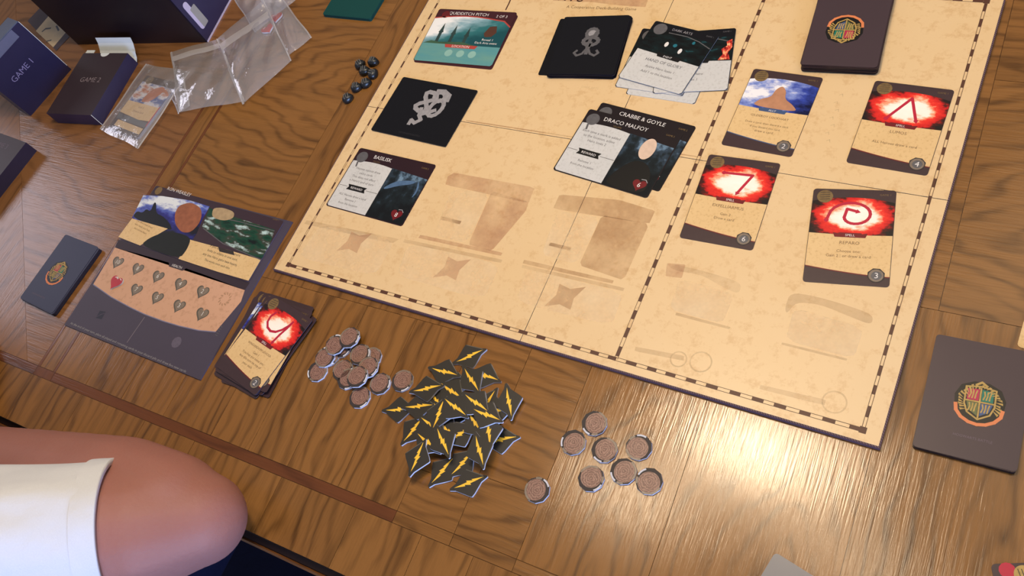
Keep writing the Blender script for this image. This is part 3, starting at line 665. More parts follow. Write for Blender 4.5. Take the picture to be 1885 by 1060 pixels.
# event discard pile: several squarish black and white cards
def eface(o, title, name, body, art, fire=False):
    z = CT
    flat('parchment_panel', [[(-34.6, -35.5), (-32.6, -37.5), (32.6, -37.5), (34.6, -35.5), (34.6, -2), (-34.6, 1)]], z + .03, M_PARCHW, o)
    A = [(-34.6, .5), (34.6, -2.5), (34.6, 27), (-10, 29), (-34.6, 27)]; flat('picture_panel', [A], z + .05, art, o, boxuv(A))
    text('card_title', [('DARK ARTS', -2, 30.5, 4.2)], z + .06, M_SILVER, o)
    flat('corner_mark_print', [circ(-25, 29, 7)], z + .08, M_SILVERD, o)
    flat('title_arc', stroke([(-14, 27), (6, 27.5), (20, 25), (34, 20)], 1), z + .09, M_SILVERD, o)
    flat('type_banner', [[(-13, 2), (-11, -3), (13, -4), (15, 1)]], z + .1, M_BLACK, o); text('type_lettering', [('EVENT', 0, -2.3, 3.2)], z + .13, M_WHITE, o)
    text('card_lettering', [(name, 0, -10.5, 5.0)] + [(b, 0, -18 - 6.5 * k, 4.0) for k, b in enumerate(body)], z + .06, M_INKS, o)
    text('game_number', [('GAME 1', 27, 33, 2.4)], z + .06, M_SILVERD, o)
EV = [((1168, 62), (1298, 82), (1281, 192), (1146, 170)), ((1250, 55), (1344, 50), (1333, 168), (1200, 172)), ((1190, 60), (1300, 80), (1278, 180), (1150, 165)), ((1238, 48), (1340, 54), (1330, 163), (1210, 170))]
evs = [(((1206, 62), (1321, 82), (1284, 192), (1152, 172)), 'plain lower half of the event card at the bottom of the discard fan', 0), (((1178, 48), (1296, 74), (1262, 180), (1143, 152)), 'event card edge at the left under the top of the discard fan', 0),
       (((1232, 56), (1344, 52), (1334, 166), (1206, 176)), 'event card with a red flame picture sticking out at the right of the discard fan', 1), (((1206, 37), (1318, 72), (1262, 172), (1137, 138)), 'top event card of the discard fan, two white glints on black', 2)]
for k, (p4, lb, kd) in enumerate(evs):
    zz = BZ + .1 + k * .62 if k < 3 else BZ + .1 + 2.3
    o = card('event_card', 70.5, 75, p4, zz, M_CARDB, CT, 2.2, M_CARDW); tag(o, lb, 'card', 'discarded event cards on the board')
    eface(o, '', ['MENACE', 'FLIPENDO', 'CURSE', 'HAND OF GLORY'][k], [['Active Hero', 'loses 1']] [0] if k < 3 else ['Active Hero loses 1', 'Add 1 to the location'], M_BLACKART)
    if kd == 1:
        q = [(22, -1), (26, 6), (24, 12), (29, 16), (28, 21), (33, 24), (34, 14), (31, 8), (33, -1)]; flat('flame_picture', [q], CT + .1, M_FIRE, o, boxuv(q))
    if kd == 2:
        flat('picture_glint', [circ(-9, 13, 2.0, 10, 3.2), circ(8, 9, 2.0, 10, 3.4)], CT + .1, M_WHITE, o); flat('picture_glint', [circ(0, 14, 2.2, 10, 2.2), circ(16, 22, 1.6, 10, 2)], CT + .1, paint('cyan_glint_ink', (30, 110, 130)), o)
# location card
for k in range(2):
    o = card('location_card', 101, 76, ((812, 16), (951, 21), (906, 124), (757, 112)), BZ + .1 + k * .36, paint('maroon_card_stock', (64, 28, 36), .4), jitter=(2.5, -3, -.015) if k == 0 else None)
    tag(o, ['lower maroon card edge showing under the teal picture card at the far left', 'teal picture card with towers and a maroon header at the far left of the board'][k], 'card', 'location cards')
z = CT
A = [(-50, -12), (50, -12), (50, 17), (40, 24)] + [(40 - 90 * t, 24 + 5 * math.sin(t * 3.0)) for t in (.1, .25, .4, .55, .7, .85, 1.0)]; A[-1] = (-50, 24)
flat('picture_panel', [A], z + .03, M_SKY, o, boxuv(A))
flat('lower_panel', [[(-50, -35.5), (-48, -37.5), (48, -37.5), (50, -35.5), (50, -12), (-50, -12)]], z + .03, M_WATER, o, boxuv([(-50, -37), (50, -12)]))
flat('red_line', stroke([(-50, 24.5)] + list(reversed(A[4:-1])) + [(40, 24.5), (50, 17)], 1.6), z + .06, paint('brick_red_ink', (176, 68, 62)), o)
for x, h_ in ((-33, 16), (-16, 14), (2, 12)): flat('picture_tower', [R4(x - 2, x + 2, -12, -12 + h_), R4(x - 3, x + 3, -12 + h_, -10 + h_), [(x - 2.4, -10 + h_), (x + 2.4, -10 + h_), (x, h_ + 2)]], z + .06, paint('tower_ink', (44, 66, 66), .4, .4), o)
flat('picture_tower', [[(-50, -12), (-40, -8), (-30, -9.5), (0, -8), (20, -12)]], z + .07, paint('hill_ink', (60, 92, 70), .4, .4), o)
text('card_title', [('QUIDDITCH PITCH', -9, 30.5, 6.0), ('2 OF 3', 34, 29.5, 5.0)], z + .06, M_WHITE, o); house_mark(o, -38, 30, 5, z + .06, M_CRD)
prism('event_mark', [(22, 6), (26, 16), (34, 17), (37, 8), (33, 2), (25, 1)], z + .03, z + .1, M_RAIL, o); text('event_lettering', [('Reveal 1', 30, -4, 4.2), ('Dark Arts event', 30, -8.5, 4.2)], z + .08, M_WHITE, o)
flat('type_banner', [[(-20, -12), (22, -12), (20, -16.5), (-18, -16.5)]], z + .09, paint('brick_red_ink', (176, 68, 62)), o); text('type_lettering', [('LOCATION', 1, -15.6, 4.4)], z + .12, M_WHITE, o)
flat('faint_slot', [circ(-10 + 15 * k, -24, 4.8) for k in range(3)], z + .06, paint('pale_teal_ink', (140, 186, 182)), o)

# ================================================================== PLAYER MAT
MZ = 2.0
q4 = ((235, 418), (474, 520), (358, 698), (114, 593))
cs = [W(250, 395, 1), W(484, 482, 1), W(358, 698, 1), W(114, 593, 1)]
mu, mv, ma = pose(((205, 455), (459, 545), (358, 698), (114, 593)), MZ)
hu, hv, ha = pose(((290, 344), (520, 405), (460, 518), (217, 440)), MZ + 1)
mc = W(236, 645.5, MZ)          # middle of the mat's front edge
ma = -0.025
mat_o = prism('player_mat', [(-108, 0), (108, 0), (108, 186), (-108, 186)], 0, MZ, M_MAT, side=M_SIDE)
place(mat_o, mc[0], mc[1], 0, ma); tag(mat_o, 'slate player mat with a grid of grey hearts, by the seated person', 'player mat')
ML = lambda x, y: local(mat_o, x, y, MZ)
A = [ML(211.7, 455.6), ML(258, 468), ML(320, 486), ML(380, 507), ML(450.7, 534), ML(443.7, 555), ML(396.6, 611), ML(365, 608), ML(330, 600), ML(300, 591), ML(267.5, 579), ML(240, 566), ML(205, 547), ML(171.5, 523.6)]
flat('health_panel', [A], MZ + .05, M_PINK, mat_o)
flat('panel_rim', stroke(A[6:] , 1.0), MZ + .08, paint('lavender_ink', (120, 122, 160)), mat_o)
flat('header_band', [[ML(218, 441), ML(460, 520), ML(450.7, 534), ML(211.7, 455.6)]], MZ + .05, M_MATD, mat_o)
HN = [(216.9, 481.8, '10'), (253.5, 494, '8'), (290.9, 508, '6'), (332, 522, '4'), (372.9, 535.9, '2'), (251, 532.4, '7'), (289.5, 547, '5'), (329.6, 562, '3'), (372, 577, '1')]
for x, y, n in HN:
    c = ML(x, y); b = flat('heart_print', [heart(c[0], c[1] - .5, 9.0)], MZ + .09, M_HEART, mat_o); flat('heart_shade', [heart(c[0] + .4, c[1] - .2, 7.2)], MZ + .11, M_NICKEL, b); text('heart_number', [(n, c[0], c[1] - 2.4, 7.0)], MZ + .14, M_WHITE, b)
c = ML(414, 550.5); flat('sun_print', [q for k in range(12) for q in stroke([(c[0] + 5.5 * math.cos(k * .5236), c[1] + 5.5 * math.sin(k * .5236)), (c[0] + 7.5 * math.cos(k * .5236 + .2), c[1] + 7.5 * math.sin(k * .5236 + .2))], 1.3)], MZ + .09, paint('faint_tan_ink', (170, 134, 106)), mat_o)
flat('mat_lines', stroke([ML(266, 584), ML(234, 630)], 1.0) , MZ + .06, paint('lilac_line_ink', (116, 108, 124)), mat_o)
c0, c1 = ML(123, 591.5), ML(351, 687.6); text('mat_lettering', [('At the end of your turn, place all played and remaining cards in your discard pile and draw five new cards', (c0[0] + c1[0]) / 2, (c0[1] + c1[1]) / 2 - 1, 3.6, math.degrees(math.atan2(c1[1] - c0[1], c1[0] - c0[0])), 1.22)], MZ + .06, M_SILVER, mat_o)
c = ML(185.5, 579.5); flat('bolt_slot_print', [[(c[0] - 4, c[1] - 5), (c[0] + 5, c[1] - 4), (c[0] + 4, c[1] + 5), (c[0] - 5, c[1] + 4)]], MZ + .06, paint('dark_slate_ink', (44, 44, 62)), mat_o); flat('bolt_slot_print', stroke([(c[0] - 6, c[1] - 5), (c[0] + 1, c[1] + 1), (c[0] - 1, c[1]), (c[0] + 7, c[1] + 5)], 1.0), MZ + .08, M_MAT, mat_o)
c = ML(325, 630); flat('coin_slot_print', [circ(c[0], c[1], 6.2, 10)], MZ + .06, paint('grey_lilac_ink', (96, 90, 112), .4, .3, 400), mat_o)
c = ML(326, 490); flat('type_banner', [[(c[0] - 15, c[1] + 3), (c[0] + 15, c[1] + 3), (c[0] + 11, c[1] - 3), (c[0] - 11, c[1] - 3)]], MZ + .12, M_MATD, mat_o); text('type_lettering', [('HEALTH', c[0], c[1] - 1.6, 4.2)], MZ + .15, M_WHITE, mat_o)
for k in range(5):
    a, b = ML(405 - k * 2.2, 600 + k * 4), ML(409 - k * 2.2, 602 + k * 4); flat('mat_side_print', stroke([a, b], .7), MZ + .06, M_SILVERD, mat_o)
# red heart marker standing on the nine
c = ML(212.4, 520.2)
hm = prism('heart_marker', heart(0, 0, 9.6), 0, 2.0, M_RED, side=M_TOKS); place(hm, *W(213, 519, MZ + 2), MZ + .12, ma - .1); tag(hm, 'glossy red heart marker on the heart grid of the player mat', 'token')
flat('marker_glint', stroke([(-5, 4.5), (-2.5, 5.5), (-1, 4)], 1.0) + stroke([(3, 5.5), (6, 4.5)], 1.0), 2.05, M_WHITE, hm)
# hero card lying over the top of the mat
hero = prism('hero_card', rr(205, 75, 2.5), 0, .8, paint('plum_hero_stock', (58, 42, 52), .38), side=M_SIDE); place(hero, hu, hv, MZ + .12, ha); tag(hero, 'wide two-picture hero card lying across the top of the player mat', 'card')
HL = lambda x, y: local(hero, x, y, MZ + .9); HP = lambda *p: [HL(a, b) for a, b in p]
A = HP((264, 359), (300, 361), (350, 369), (386, 380), (372, 405), (362, 430), (350, 448), (330, 455), (290, 425), (243, 401)); flat('picture_panel', [A], .85, M_NIGHT, hero, boxuv(A))
flat('castle_print', [HP((243, 401), (252, 388), (262, 392), (270, 384), (277, 390), (284, 372), (288, 374), (287, 392), (300, 398), (312, 410), (318, 424), (300, 420))], .9, M_BLACK, hero)
flat('parchment_panel', [HP((243, 402), (309, 421), (290, 432), (268, 446), (258, 452), (218, 436))], .93, M_PARCH, hero)
A = HP((386, 382), (395, 388), (440, 402), (506, 423), (497, 450), (482, 476), (440, 462), (400, 440), (372, 418)); flat('picture_panel', [A], .87, M_GREENART, hero, boxuv(A))
flat('swoosh_line', stroke(HP((392, 398), (440, 408), (505, 425)), 1.0) + stroke(HP((374, 420), (410, 448), (480, 478)), 1.0), .95, M_SILVERD, hero)
flat('picture_patch', [HP((258, 452), (275, 438), (300, 428), (318, 427), (340, 432), (352, 440), (344, 460), (330, 477))], .97, paint('dark_green_black_ink', (26, 30, 28), .5, .3), hero)
flat('picture_patch', [[(x, y) for x, y in HP((330, 378), (352, 372), (372, 384), (370, 408), (352, 428), (334, 428), (322, 412), (322, 392))]], .99, paint('auburn_patch_ink', (150, 92, 66), .5, .45, 150), hero)
flat('parchment_panel', [HP((350, 441), (358, 443.4), (420, 460), (480.3, 478), (457.6, 516.7), (400, 500), (328.5, 476.5))], .93, M_PARCH, hero)
flat('scroll_badge', [HP((392, 383), (410, 382), (432, 390), (430, 402), (412, 407), (390, 400))], .98, paint('scroll_ink', (172, 150, 118), .5, .3, 200), hero)
flat('type_banner', [HP((402, 455), (430, 463), (432, 470), (404, 463))], .99, M_INKD, hero)
c = HL(326, 352.5); text('card_title', [('RON WEASLEY', c[0] + 3, c[1] - 1.5, 6.0, -1)], .86, M_WHITE, hero); c = HL(292, 351); flat('corner_mark_print', [circ(c[0], c[1], 5.2)], .9, M_GOLDD, hero)
c = HL(512, 407); text('game_number', [('GAME 1', c[0] - 4, c[1], 2.6)], .86, M_GOLDD, hero)
c = HL(268, 418); text('card_lettering', [('You have a best friend', c[0] - 4, c[1] + 2, 3.3, -6), ('who needs your help,', c[0] - 4, c[1] - 2.5, 3.3, -6), ('and a brave heart', c[0] - 4, c[1] - 7, 3.3, -6)], .97, M_INK, hero)
c = HL(408, 472); text('card_lettering', [('If you assign three or more', c[0], c[1] + 6, 4.2, -1), ('bolts to villains in one turn,', c[0], c[1] + .5, 4.2, -1), ('any one Hero gains two hearts', c[0], c[1] - 5, 4.2, -1), ('This works once each turn', c[0], c[1] - 10.5, 3.6, -1)], .97, M_INKD, hero)

# ================================================================== PLAYER DISCARD PILE
G_D = 'discard pile beside the player mat'
tp = ((495, 554), (568, 597), (478, 716), (404, 664))
pz = 0.0
pile = [(-16, 2, .50), (-20, 10, .30), (12, -10, .42), (-3, -11, .15), (6, 12, .36), (12, 2, .06), (-9, 6, .22), (-4, -3, .12), (5, 3, .30)]
for k, (dx, dy, da) in enumerate(pile):
    o = card('played_card', 63, 88, tp, k * .66, M_CARD, CT, 2.6, M_SIDE if k % 2 else M_CARDB, jitter=(dx * .45, dy * .45, da * .55)); tag(o, ['dark card at the very bottom of the discard pile', 'second card from the bottom of the discard pile', 'third card from the bottom of the discard pile', 'discard card poking out toward the coins', 'discard card in the middle of the pile', 'discard card whose header shows at the upper right of the pile', 'discard card with a blue picture edge at the left of the pile', 'discard card just under the second from top', 'discard card directly beneath the red burst card of the pile'][k], 'card', G_D)
    if k in (6, 8):
        face(o, M_NIGHT, 'ALOHOMORA', ['Gain 1'], '0', None)
    else: house_mark(o, -22, 37, 6.0, CT + .05, M_GOLDD)
o = card('played_card', 63, 88, tp, 9 * .66 + .1, M_CARD, CT, 2.6, M_SIDE); tag(o, 'red burst card with a looping sign on top of the discard pile', 'card', G_D)
face(o, M_BURST, 'WINGARDIUM LEVIOSA', ['Gain 1', 'You may put items you', 'buy this turn on top of', 'your deck'], '2', 'hook')

# ================================================================== COIN TOKENS
oct10 = lambda r, n=10, ph=.2: [(r * math.cos(6.28319 * k / n + ph), r * math.sin(6.28319 * k / n + ph)) for k in range(n)]
def make_coin():
    o = prism('coin_token', oct10(10.6), 0, 2.0, M_INKD, side=M_TOKS)
    flat('coin_face', [[(x - .9, y + .9) for x, y in oct10(8.6, 24)]], 2.06, M_COIN, o)
    arc = lambda r0, r1, a0, a1: [(r0 * math.cos(math.radians(a)), r0 * math.sin(math.radians(a))) for a in np.linspace(a0, a1, 7)] + [(r1 * math.cos(math.radians(a)), r1 * math.sin(math.radians(a))) for a in np.linspace(a1, a0, 7)]
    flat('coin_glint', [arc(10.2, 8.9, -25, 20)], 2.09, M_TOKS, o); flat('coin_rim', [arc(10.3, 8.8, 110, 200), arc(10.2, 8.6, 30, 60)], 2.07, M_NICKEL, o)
    return o
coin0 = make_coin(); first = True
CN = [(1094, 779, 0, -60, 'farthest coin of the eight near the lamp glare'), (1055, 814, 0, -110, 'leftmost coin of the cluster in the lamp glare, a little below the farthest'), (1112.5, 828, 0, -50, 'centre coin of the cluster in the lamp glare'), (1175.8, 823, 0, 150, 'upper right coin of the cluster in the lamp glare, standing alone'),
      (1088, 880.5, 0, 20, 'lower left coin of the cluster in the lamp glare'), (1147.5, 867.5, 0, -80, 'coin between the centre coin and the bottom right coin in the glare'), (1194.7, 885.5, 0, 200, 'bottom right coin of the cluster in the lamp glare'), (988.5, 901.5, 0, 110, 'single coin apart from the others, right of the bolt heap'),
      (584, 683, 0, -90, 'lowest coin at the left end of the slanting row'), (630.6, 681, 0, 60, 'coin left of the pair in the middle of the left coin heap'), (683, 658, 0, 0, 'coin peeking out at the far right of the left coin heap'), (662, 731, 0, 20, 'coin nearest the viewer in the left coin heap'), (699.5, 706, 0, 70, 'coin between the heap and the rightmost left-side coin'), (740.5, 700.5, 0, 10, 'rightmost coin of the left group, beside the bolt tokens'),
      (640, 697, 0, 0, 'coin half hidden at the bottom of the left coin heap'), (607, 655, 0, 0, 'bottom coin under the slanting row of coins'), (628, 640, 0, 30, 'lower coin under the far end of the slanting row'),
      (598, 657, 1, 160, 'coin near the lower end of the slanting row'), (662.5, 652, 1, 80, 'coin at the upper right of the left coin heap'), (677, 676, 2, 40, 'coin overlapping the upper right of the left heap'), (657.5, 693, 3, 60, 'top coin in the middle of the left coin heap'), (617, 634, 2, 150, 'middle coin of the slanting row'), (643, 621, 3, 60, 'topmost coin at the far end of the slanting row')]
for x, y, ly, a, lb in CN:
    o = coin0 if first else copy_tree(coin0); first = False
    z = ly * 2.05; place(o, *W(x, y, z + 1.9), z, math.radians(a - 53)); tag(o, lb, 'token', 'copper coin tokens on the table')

# ================================================================== LIGHTNING TOKENS
def make_bolt():
    T_, Cc = 16.6, 11.6
    out = [(T_, 0), (12.2, 2.2), (1.2, Cc), (0, 12.2), (-3.0, 10.2), (-10.5, 3.4), (-T_, 1.2), (-T_ - .3, -.6), (-12.2, -2.4), (-1.2, -Cc), (0, -12.2), (3.0, -10.2), (10.5, -3.4), (T_ + .1, -1.2)]
    o = prism('bolt_token', out, 0, 1.9, M_TOK, side=M_TOKS)
    flat('lightning_bolt', [[(13.6, .1), (3.2, 2.0), (3.8, .7), (-1.6, 2.5), (-1.1, 1.0), (-12.8, .4), (-3.2, -1.7), (-3.6, -.5), (1.8, -2.4), (1.2, -1.0)]], 1.96, M_YEL, o)
    flat('face_bevel', [[(T_ - 3, 1.5), (1.2, 11.4), (0.2, 11.6), (T_ - 3.6, 1.0)]], 1.95, paint('dull_bevel_ink', (92, 90, 84)), o)
    return o
BT = [ # bolt ends in pixels, bottom of the heap first
 (905, 812, 939, 806, 'black bolt token at the right side, its tip poking out from under others'), (866, 683, 919, 700, 'bolt token behind the second one from the far end, tip to the right'), (817, 707, 858, 708, 'bolt token half under the far pair, lower blue edge showing'),
 (820, 757, 858, 764, 'bolt token under the long-bolt token at the heap centre'), (795, 720, 812, 758, 'bolt token left of centre with only a sliver of bolt'), (800, 745, 826, 775, 'bolt token under the centre left, hardly visible'), (886, 762, 907, 726, 'bolt token whose narrow tip shows beside the far right tokens'), (899, 758, 930, 754, 'bolt token mostly under the right outlying token'),
 (806, 782, 830, 797, 'bolt token under the large lower-left centre token, small bolt end showing'), (781, 773, 808, 790, 'bolt token left of the lower centre, bolt slanting down right'), (774, 803, 800, 824, 'bolt token in the lower left with a short bolt piece'), (835, 812, 868, 794, 'bolt token in the lower middle, its bolt slanting up right beside a wood gap'),
 (833, 872, 869, 833, 'bolt token in the lower heap between the two lowest pointed tokens'), (753, 749, 788, 746, 'second token from the left end, bolt nearly horizontal'), (717, 755, 752, 752, 'leftmost token of the heap, bolt nearly horizontal'), (762, 720, 809, 710, 'upper left token with a long bolt tilting slightly up'),
 (794, 678, 841, 690, 'token at the upper left, bolt sloping down to the right'), (747, 808, 775, 773, 'token on the left side, bolt steeply rising to the right'), (758, 866, 778, 818, 'lower left token standing apart, bolt steeply rising'), (873, 772, 890, 797, 'token at the right of centre with a short bolt end'),
 (904, 777, 907, 821, 'token at the right with an upright bolt'), (880, 757, 910, 769, 'token at the right of centre, bolt sloping gently down'), (803, 774, 812, 750, 'token at the centre left with an upright short bolt'), (804, 788, 825, 836, 'large looking token at the lower centre, steep bolt'),
 (816, 709, 845, 730, 'token at the upper centre, bolt sloping down to its right corner'), (816, 732.5, 858.5, 765, 'centre token with the longest bolt sloping down right'), (859, 729, 892.5, 753, 'token right of the centre, bolt sloping down right'), (855.5, 680, 879, 717, 'second token from the far end, steep bolt'),
 (841, 666, 887, 645, 'token at the far end of the heap, bolt rising right'), (932, 712, 941, 766, 'outlying token at the far right with an upright bolt'), (884, 808, 899, 865, 'token at the lower right, upright bolt'), (797, 887, 831, 847, 'low token near the front left, bolt rising right'), (836, 899, 889, 878, 'nearest token at the front of the heap, bolt rising right')]
bolt0 = make_bolt(); placed = []
for i, (xa, ya, xb, yb, lb) in enumerate(BT):
    o = bolt0 if i == 0 else copy_tree(bolt0)
    z = 0.0
    for it in range(3):
        A0, B0 = W(xa, ya, z + 1.9), W(xb, yb, z + 1.9); u, v = (A0[0] + B0[0]) / 2, (A0[1] + B0[1]) / 2
        near = [pz_ for pu, pv, pz_ in placed if math.hypot(pu - u, pv - v) < 17.5]
        z = min(max([q + 2.0 for q in near] or [0.0]), 12.0)
    placed.append((u, v, z)); ang = math.atan2(B0[1] - A0[1], B0[0] - A0[0])
    place(o, u, v, z, ang); tag(o, lb, 'token', 'black lightning bolt tokens in a heap')

# ================================================================== PEWTER MARKERS
def make_skull():
    """small domed pewter piece with ridges"""
    vs, fs = [], []; prof = [(5.0, 0), (6.4, 1.0), (6.7, 3.2), (5.9, 5.6), (3.8, 7.2), (1.4, 7.9)]; n = 14
    for j, (r, z) in enumerate(prof):
        for k in range(n):
            a = 6.28319 * k / n; q = 1 + .07 * math.sin(a * 3 + j); vs.append((r * q * math.cos(a), r * q * math.sin(a) * .88, z))
    for j in range(len(prof) - 1):
        for k in range(n): fs.append((j * n + k, j * n + (k + 1) % n, (j + 1) * n + (k + 1) % n, (j + 1) * n + k))
    fs += [tuple(reversed(range(n))), tuple(range((len(prof) - 1) * n, len(prof) * n))]
    o = mesh('metal_marker', vs, fs, M_PEWTER, smooth=True)
    for x in (-2.4, 0, 2.4):
        mesh('ridge', *prism_data([(x - .55, -3.4), (x + .55, -3.4), (x + .55, 3.4), (x - .55, 3.4)], 6.2 if x else 7.2, 8.0 if x else 8.7), paint('bright_pewter', (150, 152, 150), .35, .3, 300, .5, .8), o)
    return o
sk = make_skull()
for i, (x, y, a, lb) in enumerate([(685.5, 111.7, 10, 'farthest dark metal marker, nearest the board corner card'), (661, 116.8, 50, 'upper left metal marker of the cluster beside the board'), (669.5, 128.5, 20, 'metal marker in the middle of the upper four'), (685, 134, 80, 'metal marker right in the upper four, closest to the board edge'), (672, 151, 35, 'small bright metal marker below the upper four'), (654.4, 158.7, 25, 'second metal marker from the lower end of the line'), (638.5, 178.8, 40, 'lowest metal marker, alone at the end of the line')]):
    o = sk if i == 0 else copy_tree(sk)
    place(o, *W(x, y, 5), 0, math.radians(a)); tag(o, lb, 'marker', 'dark metal markers left of the board')

# ================================================================== BOXES
# upright card box, lettered GAME 1
p0, p1 = W(57, 213.7), W(131.7, 127.6)
ang = math.atan2(p1[1] - p0[1], p1[0] - p0[0]); wd_ = math.hypot(p1[0] - p0[0], p1[1] - p0[1])
g1 = box('card_box', 0, wd_, 0.2, 26, 0, 91, M_NAVY); place(g1, p0[0], p0[1], 0, ang); tag(g1, 'upright navy card box lettered GAME 1 at the far left', 'box', 'card boxes')
box('lid_flap', .4, wd_ - .4, .6, 25.6, 91, 92.2, paint('blue_grey_flap', (86, 96, 124), .4), g1); box('white_edge', wd_ - .5, wd_ + .1, -.2, .5, 8, 91, M_WCARD, g1); box('tape_seal', 4, wd_ - 14, -.15, .2, 78, 91, paint('pale_blue_seal', (98, 104, 136), .3), g1)
vs, fs, w_ = glyphs('GAME 1'); s_ = 11.5
mesh('box_lettering', [((q[0] - w_ / 2) * s_ * 1.0 + wd_ * .46, -.3, q[1] * s_ + 44) for q in vs], fs, paint('lilac_lettering', (130, 126, 176)), g1)
# lying card box, lettered GAME 2, with its tuck flap open
gt = [W(154, 98, 20), W(236, 98, 20), W(167, 211, 20), W(85, 209, 20)]
u, v, a = pose(((154, 98), (236, 98), (167, 211), (85, 209)), 20); a = math.radians(-3 + 8)
a = pose(((154, 98), (236, 98), (167, 211), (85, 209)), 20)[2]
g2 = box('card_box', -41.5, 41.5, -50.5, 50.5, 0, 20, paint('brown_black_box_card', (54, 42, 48), .42, .1, 30), side=M_BOXSIDE); place(g2, u, v, 0, a); tag(g2, 'dark card box lettered GAME 2 lying flat with its white flap open', 'box', 'card boxes')
text('box_lettering', [('GAME 2', 2, 2, 11)], 20.1, paint('grey_lettering', (134, 122, 130)), g2)
box('white_edge', 41.2, 41.8, -50.5, -49.9, 0, 20, M_WCARD, g2)
def bent(name, x0, x1, prof, mat, parent):
    n = len(prof); vs = [(x, y, z) for x in (x0, x1) for y, z in prof] + [(x, y, z + .7) for x in (x0, x1) for y, z in prof]
    fs = []
    for k in range(n - 1): fs += [(k, n + k, n + k + 1, k + 1), (2 * n + k, 2 * n + k + 1, 3 * n + k + 1, 3 * n + k), (k, k + 1, 2 * n + k + 1, 2 * n + k), (n + k, 3 * n + k, 3 * n + k + 1, n + k + 1)]
    fs += [(0, 2 * n, 3 * n, n), (n - 1, 2 * n - 1, 4 * n - 1, 3 * n - 1)]
    return mesh(name, vs, fs, mat, parent, smooth=False)
bent('tuck_flap', -30, 36, [(50.5, 1), (57, 3.5), (64, 9), (70, 17), (73, 24)], M_WCARD, g2)
bent('dust_flap', 37, 41, [(50.5, 2), (56, 6), (60, 12)], M_WCARD, g2); flat('thumb_notch', [[(-8 + 8 + 8 * math.cos(t), 50.4 + 6 * math.sin(t)) for t in np.linspace(math.pi, 2 * math.pi, 10)]], 20.08, M_WCARD, g2)
box('dust_flap', -41, -26, 50.5, 57, 17.5, 18.3, M_WCARD, g2)
# third box cut by the left side of the frame
q0 = W(48, 262, 18)
g3 = box('card_box', -83, 0, -100, 0, 0, 18, paint('brown_black_box_card', (54, 42, 48), .42, .1, 30), side=M_BOXSIDE); place(g3, q0[0], q0[1], 0, math.radians(-5)); tag(g3, 'dark card box with a blue-lit side, cut off by the left edge', 'box', 'card boxes')
text('box_lettering', [('GAME 3', -44, -18, 10)], 18.1, paint('faint_purple_ink', (96, 82, 100)), g3)
# big game box
b0, b1 = W(144, 82), W(383, 78); ang = math.atan2(b1[1] - b0[1], b1[0] - b0[0]); wd_ = math.hypot(b1[0] - b0[0], b1[1] - b0[1])
gb = empty('game_box', b0[0], b0[1], 0, ang); tag(gb, 'large black game box with an indigo side standing behind the small boxes', 'box')
box('front_wall', 0, wd_ - .4, 0, 3, 0, 150, M_BLKBOX, gb); box('side_wall', wd_ - 3, wd_, 0, 190, 0, 150, M_BOXSIDE, gb); box('side_wall', 0, 3, 3, 190, 0, 150, M_BLKBOX, gb); box('back_wall', 3, wd_ - 3, 187, 190, 0, 150, M_BLKBOX, gb); box('base', 3, wd_ - 3, 3, 187, 0, 3, M_BLKBOX, gb)
def xplane(name, pts, mat, t=.3):   # print on the side wall, pts in (y, z)
    n = len(pts); vs = [(wd_ + .05, y, z) for y, z in pts] + [(wd_ + .05 + t, y, z) for y, z in pts]
    return mesh(name, vs, [tuple(reversed(range(n))), tuple(range(n, 2 * n))] + [(i, (i + 1) % n, n + (i + 1) % n, n + i) for i in range(n)], mat, gb)
xplane('white_label', rr(9, 42, 4, 4, 11, 36), paint('lilac_white_label', (190, 184, 214)), .3); xplane('grey_label_panel', rr(11, 30, 1.5, 3, 17, 30), paint('grey_label_panel', (150, 150, 150)), .4)
xplane('base_rim', [(0, 0), (190, 0), (190, 2.2), (0, 2.2)], paint('lilac_white_label', (190, 184, 214)), .6)
# picture card lying between the boxes
c4 = [W(51, 39), W(75, 14), W(128, 68), W(104, 94)]
cu_, cv_ = sum(q[0] for q in c4) / 4, sum(q[1] for q in c4) / 4
pc = prism('picture_card', [(q[0] - cu_, q[1] - cv_) for q in c4], 0, .5, paint('plum_header_stock', (66, 56, 66), .4)); place(pc, cu_, cv_, 0, 0); tag(pc, 'cream and slate picture card lying between the upright box and the big box', 'card')
LL = lambda x, y: local(pc, x, y, .5)
A = [LL(66, 57), LL(89, 30), LL(121, 60), LL(98, 87)]; flat('picture_panel', [A], .55, paint('cream_print', (196, 178, 148), .45, .15), pc)
flat('sketch_marks', stroke([LL(78, 58), LL(84, 53), LL(93, 52)], 3.0) + stroke([LL(86, 76), LL(94, 74)], 2.5) + stroke([LL(104, 48), LL(108, 56)], 3.0), .6, M_INKS, pc)

# cards wrapped in film in front of the bags
uu, vv, aa = pose(((268, 128), (338, 142), (250, 266), (190, 235)), 3)
for k in range(6):
    o = prism('wrapped_card', rr(63, 88, 2.6), 0, CT, M_CARD, side=M_TOKS); place(o, uu + (6 - k) * .5 + 1, vv - 3 + (k % 2), .3 + k * .34, aa + (.01 if k % 2 else -.008)); tag(o, 'card inside the film-wrapped pack between the boxes and bags' if k < 5 else 'top card of the film-wrapped pack, blue and tan picture', 'card', 'film-wrapped cards')
A = R4(-31, 31, 3, 34); flat('picture_panel', [A], CT + .05, M_PACK, o, boxuv(A)); flat('picture_patch', [[(-10, 4), (-4, 26), (10, 34), (20, 30), (8, 8)]], CT + .08, paint('terracotta_patch', (186, 116, 88), .4, .3, 100), o)
flat('parchment_panel', [[(-31, 3), (31, 3), (31, -18), (10, -20), (-31, -16)]], CT + .05, M_PARCH, o); flat('parchment_panel', [[(-24, -27), (29, -30), (29, -39), (-24, -36)]], CT + .05, M_PARCH, o)
